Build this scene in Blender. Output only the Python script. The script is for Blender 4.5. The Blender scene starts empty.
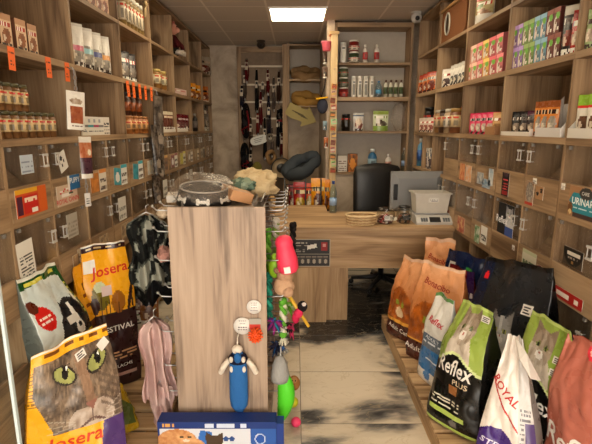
import bpy, bmesh, math, random
import numpy as np
from mathutils import Vector, Matrix, noise as mnoise
random.seed(11)
scn = bpy.context.scene
COL = scn.collection
PI = math.pi
# ------------------------------------------------------------------ camera model (eye height 1.6 m, pitched 11.7 degrees down)
EYE, FPX, PITCH = 1.6, 460.0, math.atan(95/460)
CP, SP = math.cos(PITCH), math.sin(PITCH)
def P(px, py, X=None, Y=None, Z=None):
    a = (px-296)/FPX; b = -(py-222)/FPX
    d = (a, CP+b*SP, -SP+b*CP)
    t = X/d[0] if X is not None else (Y/d[1] if Y is not None else (Z-EYE)/d[2])
    return Vector((d[0]*t, d[1]*t, EYE+d[2]*t))
def y_on(px, X, z):                     # where along a side wall (plane X) a column of the photo falls, at height z
    return (FPX*X/(px-296)+(z-EYE)*SP)/CP
def x_on(px, Y, z):
    return (px-296)*(Y*CP-(z-EYE)*SP)/FPX
def dist(Y, z): return Y*CP-(z-EYE)*SP
# ------------------------------------------------------------------ colour
def lin(c):
    c = np.asarray(c, dtype=float)
    return np.where(c <= .04045, c/12.92, ((c+.055)/1.055)**2.4)
def h(s):
    return tuple(int(s[i:i+2], 16)/255 for i in (0, 2, 4))
def L(s): return tuple(float(v) for v in lin(h(s)))
# ------------------------------------------------------------------ mesh builder with a printed colour per face corner
class B:
    def __init__(self): self.v = []; self.f = []; self.c = []; self.s = []
    def add(self, verts, faces, col=(.8,.8,.8), smooth=False, M=None):
        o = len(self.v)
        for p in verts:
            p = Vector(p); self.v.append(M @ p if M is not None else p)
        for i, f in enumerate(faces):
            self.f.append([o+k for k in f]); self.s.append(smooth)
            self.c.append(col[i] if isinstance(col, list) else col)
        return self
    def box(self, x0, x1, y0, y1, z0, z1, col=(.8,.8,.8), M=None, bev=0):
        if bev:
            b = min(bev, (x1-x0)*.45, (y1-y0)*.45, (z1-z0)*.45)
            vs = []; fs = []
            bm = bmesh.new(); bmesh.ops.create_cube(bm, size=1)
            for q in bm.verts: q.co = Vector(((x0+x1)/2+q.co.x*(x1-x0), (y0+y1)/2+q.co.y*(y1-y0), (z0+z1)/2+q.co.z*(z1-z0)))
            bmesh.ops.bevel(bm, geom=list(bm.edges), offset=b, segments=2, affect='EDGES', profile=.6)
            bm.verts.ensure_lookup_table()
            for i, q in enumerate(bm.verts): q.index = i; vs.append(q.co.copy())
            fs = [[q.index for q in f.verts] for f in bm.faces]; bm.free()
            return self.add(vs, fs, col, False, M)
        vs = [(x,y,z) for z in (z0,z1) for y in (y0,y1) for x in (x0,x1)]
        return self.add(vs, [(0,2,3,1),(4,5,7,6),(0,1,5,4),(1,3,7,5),(3,2,6,7),(2,0,4,6)], col, False, M)
    def lathe(self, prof, seg=16, col=(.8,.8,.8), M=None, cols=None, sx=1, sy=1):
        vs = []; fs = []; cc = []
        for r, z in prof:
            for k in range(seg):
                a = 2*PI*k/seg; vs.append((r*math.cos(a)*sx, r*math.sin(a)*sy, z))
        for i in range(len(prof)-1):
            for k in range(seg):
                k2 = (k+1) % seg
                fs.append((i*seg+k, i*seg+k2, (i+1)*seg+k2, (i+1)*seg+k)); cc.append(cols[i] if cols else col)
        if prof[0][0] > 1e-6: fs.append(tuple(range(seg))[::-1]); cc.append(cc[0])
        if prof[-1][0] > 1e-6: fs.append(tuple((len(prof)-1)*seg+k for k in range(seg))); cc.append(cc[-1] if cols is None else cols[-1])
        return self.add(vs, fs, cc, True, M)
    def tube(self, pts, r, seg=8, col=(.8,.8,.8), M=None, closed=False):
        pts = [Vector(p) for p in pts]; n = len(pts); vs = []; fs = []
        rr = r if isinstance(r, (list, tuple)) else [r]*n
        up = Vector((0,0,1)); prev = None
        for i, p in enumerate(pts):
            a = pts[(i-1) % n] if (i > 0 or closed) else p
            b = pts[(i+1) % n] if (i < n-1 or closed) else p
            t = (b-a); t = t.normalized() if t.length > 1e-9 else Vector((0,0,1))
            if prev is None: s = t.cross(up if abs(t.z) < .95 else Vector((1,0,0))).normalized()
            else:
                s = prev - t*prev.dot(t); s = s.normalized() if s.length > 1e-6 else t.orthogonal().normalized()
            prev = s; q = t.cross(s)
            for k in range(seg):
                an = 2*PI*k/seg; vs.append(p+(s*math.cos(an)+q*math.sin(an))*rr[i])
        for i in range(n if closed else n-1):
            i2 = (i+1) % n
            for k in range(seg):
                k2 = (k+1) % seg; fs.append((i*seg+k, i*seg+k2, i2*seg+k2, i2*seg+k))
        if not closed: fs.append(tuple(range(seg))[::-1]); fs.append(tuple((n-1)*seg+k for k in range(seg)))
        return self.add(vs, fs, col, True, M)
    def ball(self, c, r, seg=14, col=(.8,.8,.8), M=None, cols=None):
        r = r if isinstance(r, (list, tuple)) else (r, r, r); n = seg//2+1
        prof = [(math.sin(PI*i/n), -math.cos(PI*i/n)) for i in range(n+1)]; prof[0] = (0.001,-1); prof[-1] = (.001,1)
        T = Matrix.Translation(c) @ Matrix.Diagonal((r[0], r[1], r[2], 1))
        return self.lathe(prof, seg, col, (M @ T) if M is not None else T, cols)
    def face_grid(self, w, hh, y, paint, nu, nv, M=None, x0=None, z0=0):
        """printed rectangle facing -Y: one colour per small cell"""
        x0 = -w/2 if x0 is None else x0
        vs = [(x0+w*i/nu, y, z0+hh*j/nv) for j in range(nv+1) for i in range(nu+1)]
        U, V = np.meshgrid((np.arange(nu)+.5)/nu, (np.arange(nv)+.5)/nv)
        C = lin(np.clip(paint(U.ravel(), V.ravel()), 0, 1))
        fs = []; cc = []
        for j in range(nv):
            for i in range(nu):
                a = j*(nu+1)+i; fs.append((a, a+1, a+nu+2, a+nu+1)); cc.append(tuple(C[j*nu+i]))
        return self.add(vs, fs, cc, False, M)
    def text(self, s, size, x=0, z=0, y=0, col=(0,0,0), M=None, align='CENTER', rot=0, sx=1, mapf=None, bold=0, shear=0):
        vs, fs = text_mesh(s, align, bold, shear)
        ca, sa = math.cos(rot), math.sin(rot); out = []
        for a, b in vs:
            a, b = a*size*sx, b*size; a, b = a*ca-b*sa, a*sa+b*ca
            out.append(mapf(x+a, z+b) if mapf else Vector((x+a, y, z+b)))
        return self.add(out, fs, col, False, M)
    def mesh(self, name):
        me = bpy.data.meshes.new(name)
        me.from_pydata([tuple(p) for p in self.v], [], self.f)
        at = me.color_attributes.new('Col', 'FLOAT_COLOR', 'CORNER')
        arr = np.ones((len(me.loops), 4), dtype=np.float32); k = 0
        for f, c in zip(self.f, self.c):
            n = len(f)
            arr[k:k+n, :3] = c; k += n
        at.data.foreach_set('color', arr.ravel())
        me.polygons.foreach_set('use_smooth', self.s)
        me.validate(); me.update()
        return me
_tx = {}
def text_mesh(s, align='CENTER', bold=0, shear=0):
    key = (s, align, bold, shear)
    if key in _tx: return _tx[key]
    cu = bpy.data.curves.new('lettering', 'FONT'); cu.body = s; cu.size = 1; cu.align_x = align; cu.align_y = 'CENTER'
    cu.offset = bold; cu.shear = shear; cu.resolution_u = 2
    o = bpy.data.objects.new('lettering', cu); COL.objects.link(o)
    dg = bpy.context.evaluated_depsgraph_get(); dg.update()
    me = o.evaluated_get(dg).to_mesh()
    bm = bmesh.new(); bm.from_mesh(me); bmesh.ops.triangulate(bm, faces=bm.faces)
    if len(s) < 14:
        for _ in range(2):
            es = [e for e in bm.edges if e.calc_length() > .3]
            if es: bmesh.ops.subdivide_edges(bm, edges=es, cuts=1); bmesh.ops.triangulate(bm, faces=bm.faces)
    for f in bm.faces:
        f.normal_update()
        if f.normal.z < 0: f.normal_flip()
    bm.verts.ensure_lookup_table()
    r = ([(q.co.x, q.co.y) for q in bm.verts], [tuple(q.index for q in f.verts) for f in bm.faces]); bm.free()
    o.evaluated_get(dg).to_mesh_clear()
    bpy.data.objects.remove(o); bpy.data.curves.remove(cu)
    _tx[key] = r
    return r
# ------------------------------------------------------------------ objects
def obj(name, me, mat, parent=None, loc=(0,0,0), rotz=0, label=None, rot=None):
    if isinstance(me, B): me = me.mesh(name)
    if mat is not None and not len(me.materials):
        for m in (mat if isinstance(mat, list) else [mat]): me.materials.append(m)
    o = bpy.data.objects.new(name, me); COL.objects.link(o)
    o.location = loc; o.rotation_euler = rot if rot is not None else (0,0,rotz)
    if parent is not None: o.parent = parent
    if label: o['label'] = label
    return o
def tag(o, label, cat, group=None, kind=None):
    o['label'] = label; o['category'] = cat
    if group: o['group'] = group
    if kind: o['kind'] = kind
    return o
def thing(name, label, cat, loc=(0,0,0), rotz=0, group=None):
    o = bpy.data.objects.new(name, None); COL.objects.link(o); o.empty_display_size = .05
    o.location = loc; o.rotation_euler = (0,0,rotz)
    return tag(o, label, cat, group)
def struct(name, b, mat, loc=(0,0,0)):
    o = obj(name, b, mat, None, loc); o['kind'] = 'structure'; return o
ORD = ['first','second','third','fourth','fifth','sixth','seventh','eighth','ninth','tenth','eleventh','twelfth']
# ------------------------------------------------------------------ materials
def nodes(name):
    m = bpy.data.materials.new(name); m.use_nodes = True
    nt = m.node_tree; bs = nt.nodes['Principled BSDF']
    return m, nt, bs
def nd(nt, t, **kw):
    n = nt.nodes.new(t)
    for k, v in kw.items():
        if k in n.inputs: n.inputs[k].default_value = v
        else: setattr(n, k, v)
    return n
def ramp(nt, stops):
    r = nt.nodes.new('ShaderNodeValToRGB'); e = r.color_ramp.elements
    while len(e) > 1: e.remove(e[-1])
    for i, (p, c) in enumerate(stops):
        q = e[0] if i == 0 else e.new(p)
        q.position = p; q.color = (*c, 1)
    return r
def printed(name, rough=.5, spec=.4, bump=0, bscale=60, coat=0):
    """reads the colours printed on the mesh"""
    m, nt, bs = nodes(name)
    a = nd(nt, 'ShaderNodeVertexColor', layer_name='Col'); nt.links.new(a.outputs[0], bs.inputs['Base Color'])
    bs.inputs['Roughness'].default_value = rough; bs.inputs['Specular IOR Level'].default_value = spec
    bs.inputs['Coat Weight'].default_value = coat
    tc = nd(nt, 'ShaderNodeTexCoord'); n = nd(nt, 'ShaderNodeTexNoise', Scale=bscale, Detail=3.0); nt.links.new(tc.outputs['Object'], n.inputs['Vector'])
    mp = nd(nt, 'ShaderNodeMapRange'); mp.inputs[3].default_value = rough-.08; mp.inputs[4].default_value = rough+.1
    nt.links.new(n.outputs[0], mp.inputs[0]); nt.links.new(mp.outputs[0], bs.inputs['Roughness'])
    if bump:
        b = nd(nt, 'ShaderNodeBump', Strength=bump, Distance=.01); nt.links.new(n.outputs[0], b.inputs['Height']); nt.links.new(b.outputs[0], bs.inputs['Normal'])
    return m
def wood(name, axis, dark, mid, light, rough=.55, sc=1.0):
    m, nt, bs = nodes(name)
    tc = nd(nt, 'ShaderNodeTexCoord'); oi = nd(nt, 'ShaderNodeObjectInfo')
    off = nd(nt, 'ShaderNodeVectorMath', operation='SCALE'); off.inputs[0].default_value = (7.3, 3.1, 9.7); nt.links.new(oi.outputs['Random'], off.inputs['Scale'])
    ad = nd(nt, 'ShaderNodeVectorMath', operation='ADD'); nt.links.new(tc.outputs['Object'], ad.inputs[0]); nt.links.new(off.outputs[0], ad.inputs[1])
    def mapped(k_along, k_across):
        mp = nd(nt, 'ShaderNodeMapping'); s = [k_across*sc]*3; s[axis] = k_along*sc; mp.inputs['Scale'].default_value = s
        nt.links.new(ad.outputs[0], mp.inputs['Vector']); return mp
    n1 = nd(nt, 'ShaderNodeTexNoise', Scale=1.0, Detail=4.0, Distortion=1.2); nt.links.new(mapped(.9, 9).outputs[0], n1.inputs['Vector'])
    n2 = nd(nt, 'ShaderNodeTexNoise', Scale=1.0, Detail=5.0, Distortion=.3); nt.links.new(mapped(3, 85).outputs[0], n2.inputs['Vector'])
    n3 = nd(nt, 'ShaderNodeTexNoise', Scale=1.0, Detail=1.0); nt.links.new(mapped(2.2, 3.2).outputs[0], n3.inputs['Vector'])
    mx = nd(nt, 'ShaderNodeMath', operation='MULTIPLY_ADD'); nt.links.new(n2.outputs[0], mx.inputs[0]); mx.inputs[1].default_value = .35; nt.links.new(n1.outputs[0], mx.inputs[2])
    r = ramp(nt, [(.47, dark), (.66, mid), (.86, light)]); nt.links.new(mx.outputs[0], r.inputs[0])
    kn = ramp(nt, [(.22, (.25,.2,.17)), (.27, (1,1,1))]); nt.links.new(n3.outputs[0], kn.inputs[0])
    mm = nd(nt, 'ShaderNodeMix', data_type='RGBA', blend_type='MULTIPLY'); mm.inputs[0].default_value = .85
    nt.links.new(r.outputs[0], mm.inputs[6]); nt.links.new(kn.outputs[0], mm.inputs[7]); nt.links.new(mm.outputs[2], bs.inputs['Base Color'])
    bs.inputs['Roughness'].default_value = rough; bs.inputs['Specular IOR Level'].default_value = .35
    bp = nd(nt, 'ShaderNodeBump', Strength=.12, Distance=.003); nt.links.new(n2.outputs[0], bp.inputs['Height']); nt.links.new(bp.outputs[0], bs.inputs['Normal'])
    return m
def plain(name, c, rough=.5, metal=0, noise=.12, nscale=25, spec=.5, coat=0, bump=0):
    m, nt, bs = nodes(name)
    tc = nd(nt, 'ShaderNodeTexCoord'); n = nd(nt, 'ShaderNodeTexNoise', Scale=nscale, Detail=4.0); nt.links.new(tc.outputs['Object'], n.inputs['Vector'])
    r = ramp(nt, [(.3, tuple(v*(1-noise) for v in c)), (.7, tuple(min(1, v*(1+noise)) for v in c))]); nt.links.new(n.outputs[0], r.inputs[0])
    nt.links.new(r.outputs[0], bs.inputs['Base Color'])
    bs.inputs['Roughness'].default_value = rough; bs.inputs['Metallic'].default_value = metal; bs.inputs['Specular IOR Level'].default_value = spec
    bs.inputs['Coat Weight'].default_value = coat
    if bump:
        b = nd(nt, 'ShaderNodeBump', Strength=bump, Distance=.01); nt.links.new(n.outputs[0], b.inputs['Height']); nt.links.new(b.outputs[0], bs.inputs['Normal'])
    return m
def clear(name, tint=(.93,.95,.94), gloss=.5, rough=.06, haze=0):
    """thin clear plastic or glass sheet: see-through with a fresnel sheen"""
    m = bpy.data.materials.new(name); m.use_nodes = True; nt = m.node_tree; nt.nodes.clear()
    out = nd(nt, 'ShaderNodeOutputMaterial'); mix = nd(nt, 'ShaderNodeMixShader'); tr = nd(nt, 'ShaderNodeBsdfTransparent'); gl = nd(nt, 'ShaderNodeBsdfGlossy')
    tr.inputs[0].default_value = (*tint, 1); gl.inputs['Roughness'].default_value = rough
    fr = nd(nt, 'ShaderNodeLayerWeight'); pw = nd(nt, 'ShaderNodeMath', operation='POWER'); pw.inputs[1].default_value = 4.0; nt.links.new(fr.outputs['Facing'], pw.inputs[0]); k = nd(nt, 'ShaderNodeMath', operation='MULTIPLY_ADD'); k.inputs[1].default_value = gloss; k.inputs[2].default_value = .035
    nt.links.new(pw.outputs[0], k.inputs[0]); nt.links.new(k.outputs[0], mix.inputs[0]); nt.links.new(tr.outputs[0], mix.inputs[1]); nt.links.new(gl.outputs[0], mix.inputs[2])
    if haze:                                            # diffuse haze mixed in, lifting dark bin interiors and making clear sheets show
        df = nd(nt, 'ShaderNodeBsdfDiffuse'); df.inputs[0].default_value = (.42,.34,.26,1); m2 = nd(nt, 'ShaderNodeMixShader'); m2.inputs[0].default_value = haze
        nt.links.new(mix.outputs[0], m2.inputs[1]); nt.links.new(df.outputs[0], m2.inputs[2]); nt.links.new(m2.outputs[0], out.inputs[0])
    else: nt.links.new(mix.outputs[0], out.inputs[0])
    return m
def glow(name, c, s):
    m, nt, bs = nodes(name); bs.inputs['Base Color'].default_value = (*c, 1)
    bs.inputs['Emission Color'].default_value = (*c, 1); bs.inputs['Emission Strength'].default_value = s; return m
OAK = [(.125,.072,.037), (.290,.182,.097), (.41,.275,.158)]
SHELF = [wood('shelf_oak_%s' % a, i, *OAK) for i, a in enumerate('xyz')]
DESK = [wood('desk_oak_%s' % a, i, (.21,.12,.056), (.37,.232,.118), (.50,.335,.185)) for i, a in enumerate('xyz')]
PALE = wood('pale_oak', 2, (.120,.082,.060), (.335,.243,.176), (.44,.33,.245), .5)
PINE = [wood('pallet_pine_%s' % a, i, (.23,.135,.06), (.42,.27,.14), (.55,.38,.21), .7) for i, a in enumerate('xyz')]
POSTW = wood('post_pine', 2, (.46,.28,.12), (.62,.42,.20), (.74,.55,.30), .5)
INK = printed('printed_card', .5, .35)
FILM = printed('printed_plastic_film', .27, .5, .42, 13)
CLOTH = printed('dyed_cloth', .9, .15, .5, 140)
PLASTIC = printed('moulded_plastic', .35, .5)
RUBBER = printed('soft_rubber', .5, .45, .2, 90)
CHROME = plain('chrome_wire', (.46,.45,.44), .35, 1, .05)
STEEL = plain('dull_steel', (.42,.42,.42), .4, .9, .1)
BLACKM = plain('black_metal', (.02,.02,.022), .4, .3)
GREYP = plain('grey_back_board', (.40,.345,.285), .7, 0, .03)
ACRYL = clear('clear_acrylic', (.95,.94,.93), .30, .10, .05)
GLASS = clear('clear_glass', (.94,.97,.95), .5, .02)
JARG = clear('jar_glass', (.86,.88,.86), .95, .03, .07)
BAGGY = clear('crinkled_clear_film', (.96,.955,.95), .75, .25, .15)
# ------------------------------------------------------------------ printed artwork as functions of (u, v)
def base(U, c): return np.tile(np.array(c, dtype=float), (len(U), 1))
def put(C, m, c, a=1.0):
    c = np.array(c, dtype=float)
    if c.ndim == 1: C[m] = C[m]*(1-a)+c*a
    else: C[m] = C[m]*(1-a)+c[m]*a
    return C
def rect(U, V, a, b, c, d): return (U >= a) & (U <= b) & (V >= c) & (V <= d)
def ell(U, V, cx, cy, rx, ry, ang=0):
    x, y = U-cx, V-cy; ca, sa = math.cos(ang), math.sin(ang)
    return ((x*ca+y*sa)/rx)**2+((-x*sa+y*ca)/ry)**2 <= 1
def poly(U, V, pts):
    ins = np.zeros(len(U), bool); n = len(pts)
    for i in range(n):
        x1, y1 = pts[i]; x2, y2 = pts[(i+1) % n]
        if y1 == y2: continue
        ins ^= ((y1 > V) != (y2 > V)) & (U < (x2-x1)*(V-y1)/(y2-y1)+x1)
    return ins
def _hash(i, j, s):
    n = (i.astype(np.int64)*374761393+j.astype(np.int64)*668265263+s*982451653) & 0x7fffffff
    n = (n ^ (n >> 13))*1274126177 & 0x7fffffff
    return ((n ^ (n >> 16)) & 0xffff)/65535.0
def vn(U, V, su, sv=None, seed=0, octv=2):
    sv = su if sv is None else sv; o = np.zeros(len(U)); amp = .5; tot = 0
    for k in range(octv):
        x, y = U*su*2**k, V*sv*2**k; i, j = np.floor(x), np.floor(y); fx, fy = x-i, y-j
        fx = fx*fx*(3-2*fx); fy = fy*fy*(3-2*fy)
        a = _hash(i, j, seed+k); b = _hash(i+1, j, seed+k); c = _hash(i, j+1, seed+k); d = _hash(i+1, j+1, seed+k)
        o += amp*((a*(1-fx)+b*fx)*(1-fy)+(c*(1-fx)+d*fx)*fy); tot += amp; amp *= .5
    return o/tot
def lines(C, U, V, a, b, c, d, n, col, seed=0, duty=.45, gap=.25):
    """small print: rows of broken strokes"""
    t = (V-c)/(d-c)*n; row = np.floor(t)
    ok = rect(U, V, a, b, c, d) & ((t-row) < duty) & (_hash(np.floor((U-a)/(b-a)*14), row, seed) > gap)
    return put(C, ok, col)
def mixc(a, b, t): return np.outer(1-t, np.array(a))+np.outer(t, np.array(b))
def solid(c):
    return lambda U, V: base(U, c)
def pack(c, band=None, pic=None, top=None, seed=0, white=False):
    """generic treat pack: ground colour, title band, picture blob, small print"""
    def f(U, V):
        C = base(U, c)
        C += (vn(U, V, 6, 8, seed)[:, None]-.5)*.10
        if top: put(C, V > .8, top)
        if band: put(C, rect(U, V, .08, .92, .62, .78), band); lines(C, U, V, .14, .86, .65, .76, 1, (.95,.93,.88) if sum(band) < 1.6 else (.2,.12,.1), seed, .9, .3)
        if pic:
            m = ell(U, V, .52, .33, .36, .2+.05*math.sin(seed)); P_ = mixc(pic, tuple(v*.55 for v in pic), vn(U, V, 7, 7, seed+5)); put(C, m, P_)
            put(C, ell(U, V, .36, .28, .13, .09), (.9,.85,.76), .8)
        lines(C, U, V, .1, .9, .03, .13, 2, (.9,.9,.86) if sum(c) < 1.3 else (.25,.2,.18), seed+2)
        return C
    return f
def tabby(U, V, C, m, seed=0, sc=1.0, lo=(.33,.28,.24), hi=(.66,.58,.50)):
    t = vn(U, V, 44*sc, 22*sc, seed, 3)*.55+.45*vn(U, V, 6*sc, 12*sc, seed+3)
    return put(C, m, mixc(lo, hi, np.clip((t-.25)*2, 0, 1)))
def small_cat(C, U, V, cx, cy, s, asp=1.0, fur=(.80,.78,.74), dark=(.50,.46,.42), seed=0, eye=(.45,.5,.25)):
    """a cat's head and chest as printed on the sacks"""
    r = s; ry = s*asp
    body = ell(U, V, cx+.1*r, cy-1.5*ry, 1.15*r, 1.5*ry); put(C, body, mixc(fur, dark, .35*vn(U, V, 26, 20, seed)))
    for k in (-1, 1): put(C, poly(U, V, [(cx+k*.95*r, cy+1.3*ry), (cx+k*.15*r, cy+.75*ry), (cx+k*.98*r, cy+.2*ry)]), dark)
    head = ell(U, V, cx, cy, r, .92*ry); put(C, head, mixc(fur, dark, .9*vn(U, V, 22, 18, seed+1)))
    put(C, head & (V > cy+.05*ry) & (np.abs(U-cx) > .16*r), dark, .6)
    for k in (-1, 1):
        put(C, ell(U, V, cx+k*.42*r, cy+.1*ry, .17*r, .13*ry), eye); put(C, ell(U, V, cx+k*.42*r, cy+.1*ry, .07*r, .12*ry), (.06,.06,.05))
    put(C, ell(U, V, cx, cy-.35*ry, .32*r, .26*ry), (.90,.88,.85)); put(C, ell(U, V, cx, cy-.25*ry, .1*r, .07*ry), (.72,.45,.42))
    return C
def cat_sack(U, V):
    Y_ = (.93,.66,.13); C = base(U, Y_); V0 = V; V = V-.095
    # woven yellow lower flank, purple foot
    lines(C, U, V, .0, .16, .55, .80, 11, (.55,.38,.08), 3, .4, .1)
    put(C, (V < .21) & (U > .60), (.30,.20,.45))
    face = (V0 < .915) & (V > .27-.10*U) & (U > .03+.62*np.clip(.62-V, 0, .30)+.06*np.clip(.9-V, 0, 1))
    tabby(U, V, C, face, 4, 1.1, (.25,.20,.165), (.62,.53,.44))
    # forehead bars
    for k, cx in enumerate((.36,.45,.54,.63)):
        put(C, face & (V > .74) & (np.abs(U-cx-.10*(V-.74)*(k-1.5)) < .016) & (vn(U, V, 9, 30, 8) > .38), (.26,.22,.19), .7)
    # pale bridge of the nose and muzzle
    put(C, face & (np.abs(U-.645+.28*(V-.5)) < .050+.03*(V-.45)) & (V > .38) & (V < .80), (.62,.47,.37), .6)
    U_, V_ = U, V; U, V = U-.095, V+.045
    muz = ell(U, V, .46, .385, .15, .095) | ell(U, V, .66, .40, .15, .105); put(C, face & muz, mixc((.78,.72,.67), (.52,.44,.38), vn(U, V, 20, 18, 9)))
    put(C, face & ell(U, V, .55, .305, .16, .06), (.72,.66,.61))
    put(C, face & (V < .30) & (U < .45), (.34,.30,.28), .8); put(C, face & (V < .36) & (U < .36), (.36,.32,.31), .6)
    put(C, poly(U, V, [(.485,.505), (.63,.515), (.57,.445)]), (.55,.37,.32))
    put(C, (np.abs(U-.565) < .010) & (V > .36) & (V < .45), (.34,.25,.23))
    put(C, ell(U, V, .50, .365, .075, .010, .35) | ell(U, V, .63, .37, .075, .010, -.3), (.38,.28,.26))
    U, V = U_, V_
    # cheek stripes
    for k in range(5): put(C, face & (np.abs((V-.62+.05*k)+.45*(U-.78)) < .011) & (U > .76), (.34,.28,.24), .6)
    for k in range(4): put(C, face & (np.abs((V-.60+.055*k)-.40*(U-.22)) < .012) & (U < .32), (.36,.30,.26), .6)
    # eyes
    for cx, cy, a in ((.385,.690,-.30), (.785,.700,.25)):
        put(C, ell(U, V, cx, cy, .142, .062, a), (.17,.14,.12)); put(C, ell(U, V, cx, cy, .120, .048, a), mixc((.70,.71,.43), (.48,.50,.27), vn(U, V, 18, 18, 2)))
        put(C, ell(U, V, cx+.01, cy+.014, .040, .040, 0), (.03,.03,.03)); put(C, ell(U, V, cx+.03, cy+.04, .012, .012), (.97,.97,.95))
    # whiskers
    U, V = U_-.095, V_+.045
    for k in range(6):
        y0 = .40-.018*k; put(C, (np.abs(V-y0-(.35-U)*(.22-.14*k)) < .004) & (U < .38) & (U > .10) & (V > .2), (.80,.77,.72), .45)
        put(C, (np.abs(V-y0-.01-(U-.72)*(.30-.14*k)) < .004) & (U > .72) & (V > .2), (.82,.79,.74), .4)
    put(C, (V0 < .385) & (U_ > .20), Y_); put(C, (V0 < .385) & (U_ > .70+.25*(V0-.1)), (.28,.18,.42))
    # header strip
    V = V0; put(C, V > .915, (.95,.68,.14)); lines(C, U, V, .06, .96, .945, .975, 1, (.45,.25,.05), 7, .9, .25)
    put(C, V > .987, (.93,.90,.84))
    return C
def dog_sack(U, V):
    V = np.clip((V-.47)/.53, 0, 1)
    C = mixc((.88,.90,.88), (.70,.75,.76), vn(U, V, 3, 4, 2))
    put(C, V > .87+.03*np.sin(U*4), (.10,.30,.14)); lines(C, U, V, .05, .95, .905, .94, 1, (.80,.78,.30), 4, .9, .3)
    put(C, V > .965, (.88,.88,.84))
    put(C, rect(U, V, .93, 1, .2, .86), (.12,.28,.12)); lines(C, U, V, .94, .99, .3, .8, 8, (.75,.74,.3), 2)
    body = poly(U, V, [(.36,.30), (.42,.42), (.55,.50), (.62,.42), (.70,.46), (.86,.42), (1,.3), (1,0), (.2,0)]); put(C, body, mixc((.06,.06,.07), (.22,.22,.23), vn(U, V, 14, 14, 3)))
    head = ell(U, V, .70, .42, .24, .20); put(C, head, mixc((.07,.07,.08), (.20,.20,.21), vn(U, V, 14, 14, 5)))
    for k in (-1, 1): put(C, poly(U, V, [(.70+k*.20,.42), (.70+k*.17,.62), (.70+k*.05,.50)]), (.07,.07,.08))
    put(C, poly(U, V, [(.68,.56), (.73,.56), (.78,.28), (.63,.28)]), (.93,.92,.90)); put(C, ell(U, V, .71, .25, .10, .07), (.90,.88,.86))
    put(C, ell(U, V, .71, .285, .045, .03), (.03,.03,.03)); put(C, ell(U, V, .60, .42, .03, .02) | ell(U, V, .80, .42, .03, .02), (.20,.11,.05))
    put(C, ell(U, V, .20, .52, .16, .13, -.5), (.80,.13,.10)); lines(C, U, V, .10, .30, .47, .57, 2, (.95,.9,.86), 3)
    put(C, ell(U, V, .08, .68, .09, .07, -.4), (.35,.14,.08)); put(C, (V < .16), (.75,.65,.12)); put(C, (V < .10), (.20,.18,.06))
    return C
def festival_sack(U, V):
    C = base(U, (.93,.65,.12)); brown = (.20,.10,.10)
    put(C, V < .50, brown); put(C, (V > .955), brown); put(C, V > .985, (.88,.85,.80))
    # savannah scene: trees, grass line, animals
    def tree(cx, cy, r, s): put(C, ell(U, V, cx, cy, r, r*.55), s); put(C, (np.abs(U-cx) < .012) & (V > .5) & (V < cy), brown)
    put(C, (V > .50) & (V < .525+.02*vn(U, V, 20, 1, 3)), brown)
    tree(.30,.66,.17,(.45,.40,.12)); tree(.63,.60,.14,(.60,.36,.10)); put(C, ell(U, V, .30, .72, .12, .035), (.78,.80,.66)); tree(.17,.60,.1,brown)
    put(C, poly(U, V, [(.80,.52), (.83,.60), (.88,.66), (.94,.70), (.97,.67), (.93,.62), (.96,.52), (.93,.52), (.90,.59), (.85,.52)]), brown)
    put(C, (np.abs(U-.38) < .012) & (V > .5) & (V < .62) | (np.abs(U-.46) < .012) & (V > .5) & (V < .63), brown)
    lines(C, U, V, .18, .92, .20, .25, 2, (.80,.62,.45), 6); lines(C, U, V, .2, .9, .08, .12, 1, (.7,.55,.5), 5)
    put(C, rect(U, V, .10, .95, .285, .29), (.8,.7,.5)); lines(C, U, V, .1, .9, .972, .982, 1, (.8,.7,.5), 2)
    return C
def orange_sack(k):
    def f(U, V):
        C = mixc((.66,.36,.15), (.90,.66,.48), np.clip((V-.30)*1.5+.25*(vn(U, V, 3, 3, k)-.5), 0, 1))
        fur = ell(U, V, .45, .38, .42, .26) | ell(U, V, .55, .22, .45, .2); put(C, fur, mixc((.78,.42,.14), (.42,.20,.08), np.clip(vn(U, V, 9, 16, k+3, 3)*1.3-.2, 0, 1)))
        put(C, ell(U, V, .40, .45, .07, .035), (.55,.58,.2)); put(C, ell(U, V, .62, .44, .06, .035), (.55,.58,.2)); put(C, ell(U, V, .51, .33, .14, .07), (.90,.78,.62))
        put(C, V < .20, (.27,.10,.07)); put(C, (V > .20) & (V < .225), (.86,.62,.25))
        put(C, V > .965, (.87,.72,.60)); return C
    return f
def lime_sack(cx, k, asp=.62):
    def f(U, V):
        C = base(U, (.035,.037,.04)); edge = .56+.05*np.cos(U*PI*2)*-1
        green = mixc((.50,.60,.24), (.66,.74,.36), vn(U, V, 4, 4, k)); put(C, V > edge, green); put(C, (V > edge-.025) & (V < edge), (.82,.87,.62))
        G = C.copy(); small_cat(G, U, V, cx, .80, .23, asp, (.84,.80,.74), (.52,.45,.38), k); m = (V > edge); C[m] = G[m]
        lines(C, U, V, .12, .7, .16, .25, 3, (.80,.78,.7), k, .4, .3); put(C, rect(U, V, .45, .62, .27, .34), (.55,.36,.2)); put(C, rect(U, V, .1, .8, .10, .135), (.66,.74,.36))
        put(C, ell(U, V, .62, .06, .07, .03), (.4,.38,.36)); put(C, V < .02, (.66,.74,.36)); put(C, V > .98, (.72,.80,.45)); return C
    return f
def charcoal_sack(U, V):
    C = mixc((.10,.105,.115), (.17,.175,.185), vn(U, V, 3, 3, 6)); put(C, U < .16, (.06,.10,.20))
    G = C.copy(); small_cat(G, U, V, .52, .53, .13, .9, (.86,.85,.83), (.50,.48,.46), 8, (.6,.6,.3)); put(C, V < .72, G); put(C, V < .3, (.08,.08,.085))
    put(C, ell(U, V, .10, .87, .035, .03), (.82,.12,.16)); put(C, V > .975, (.07,.07,.075)); return C
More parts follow.
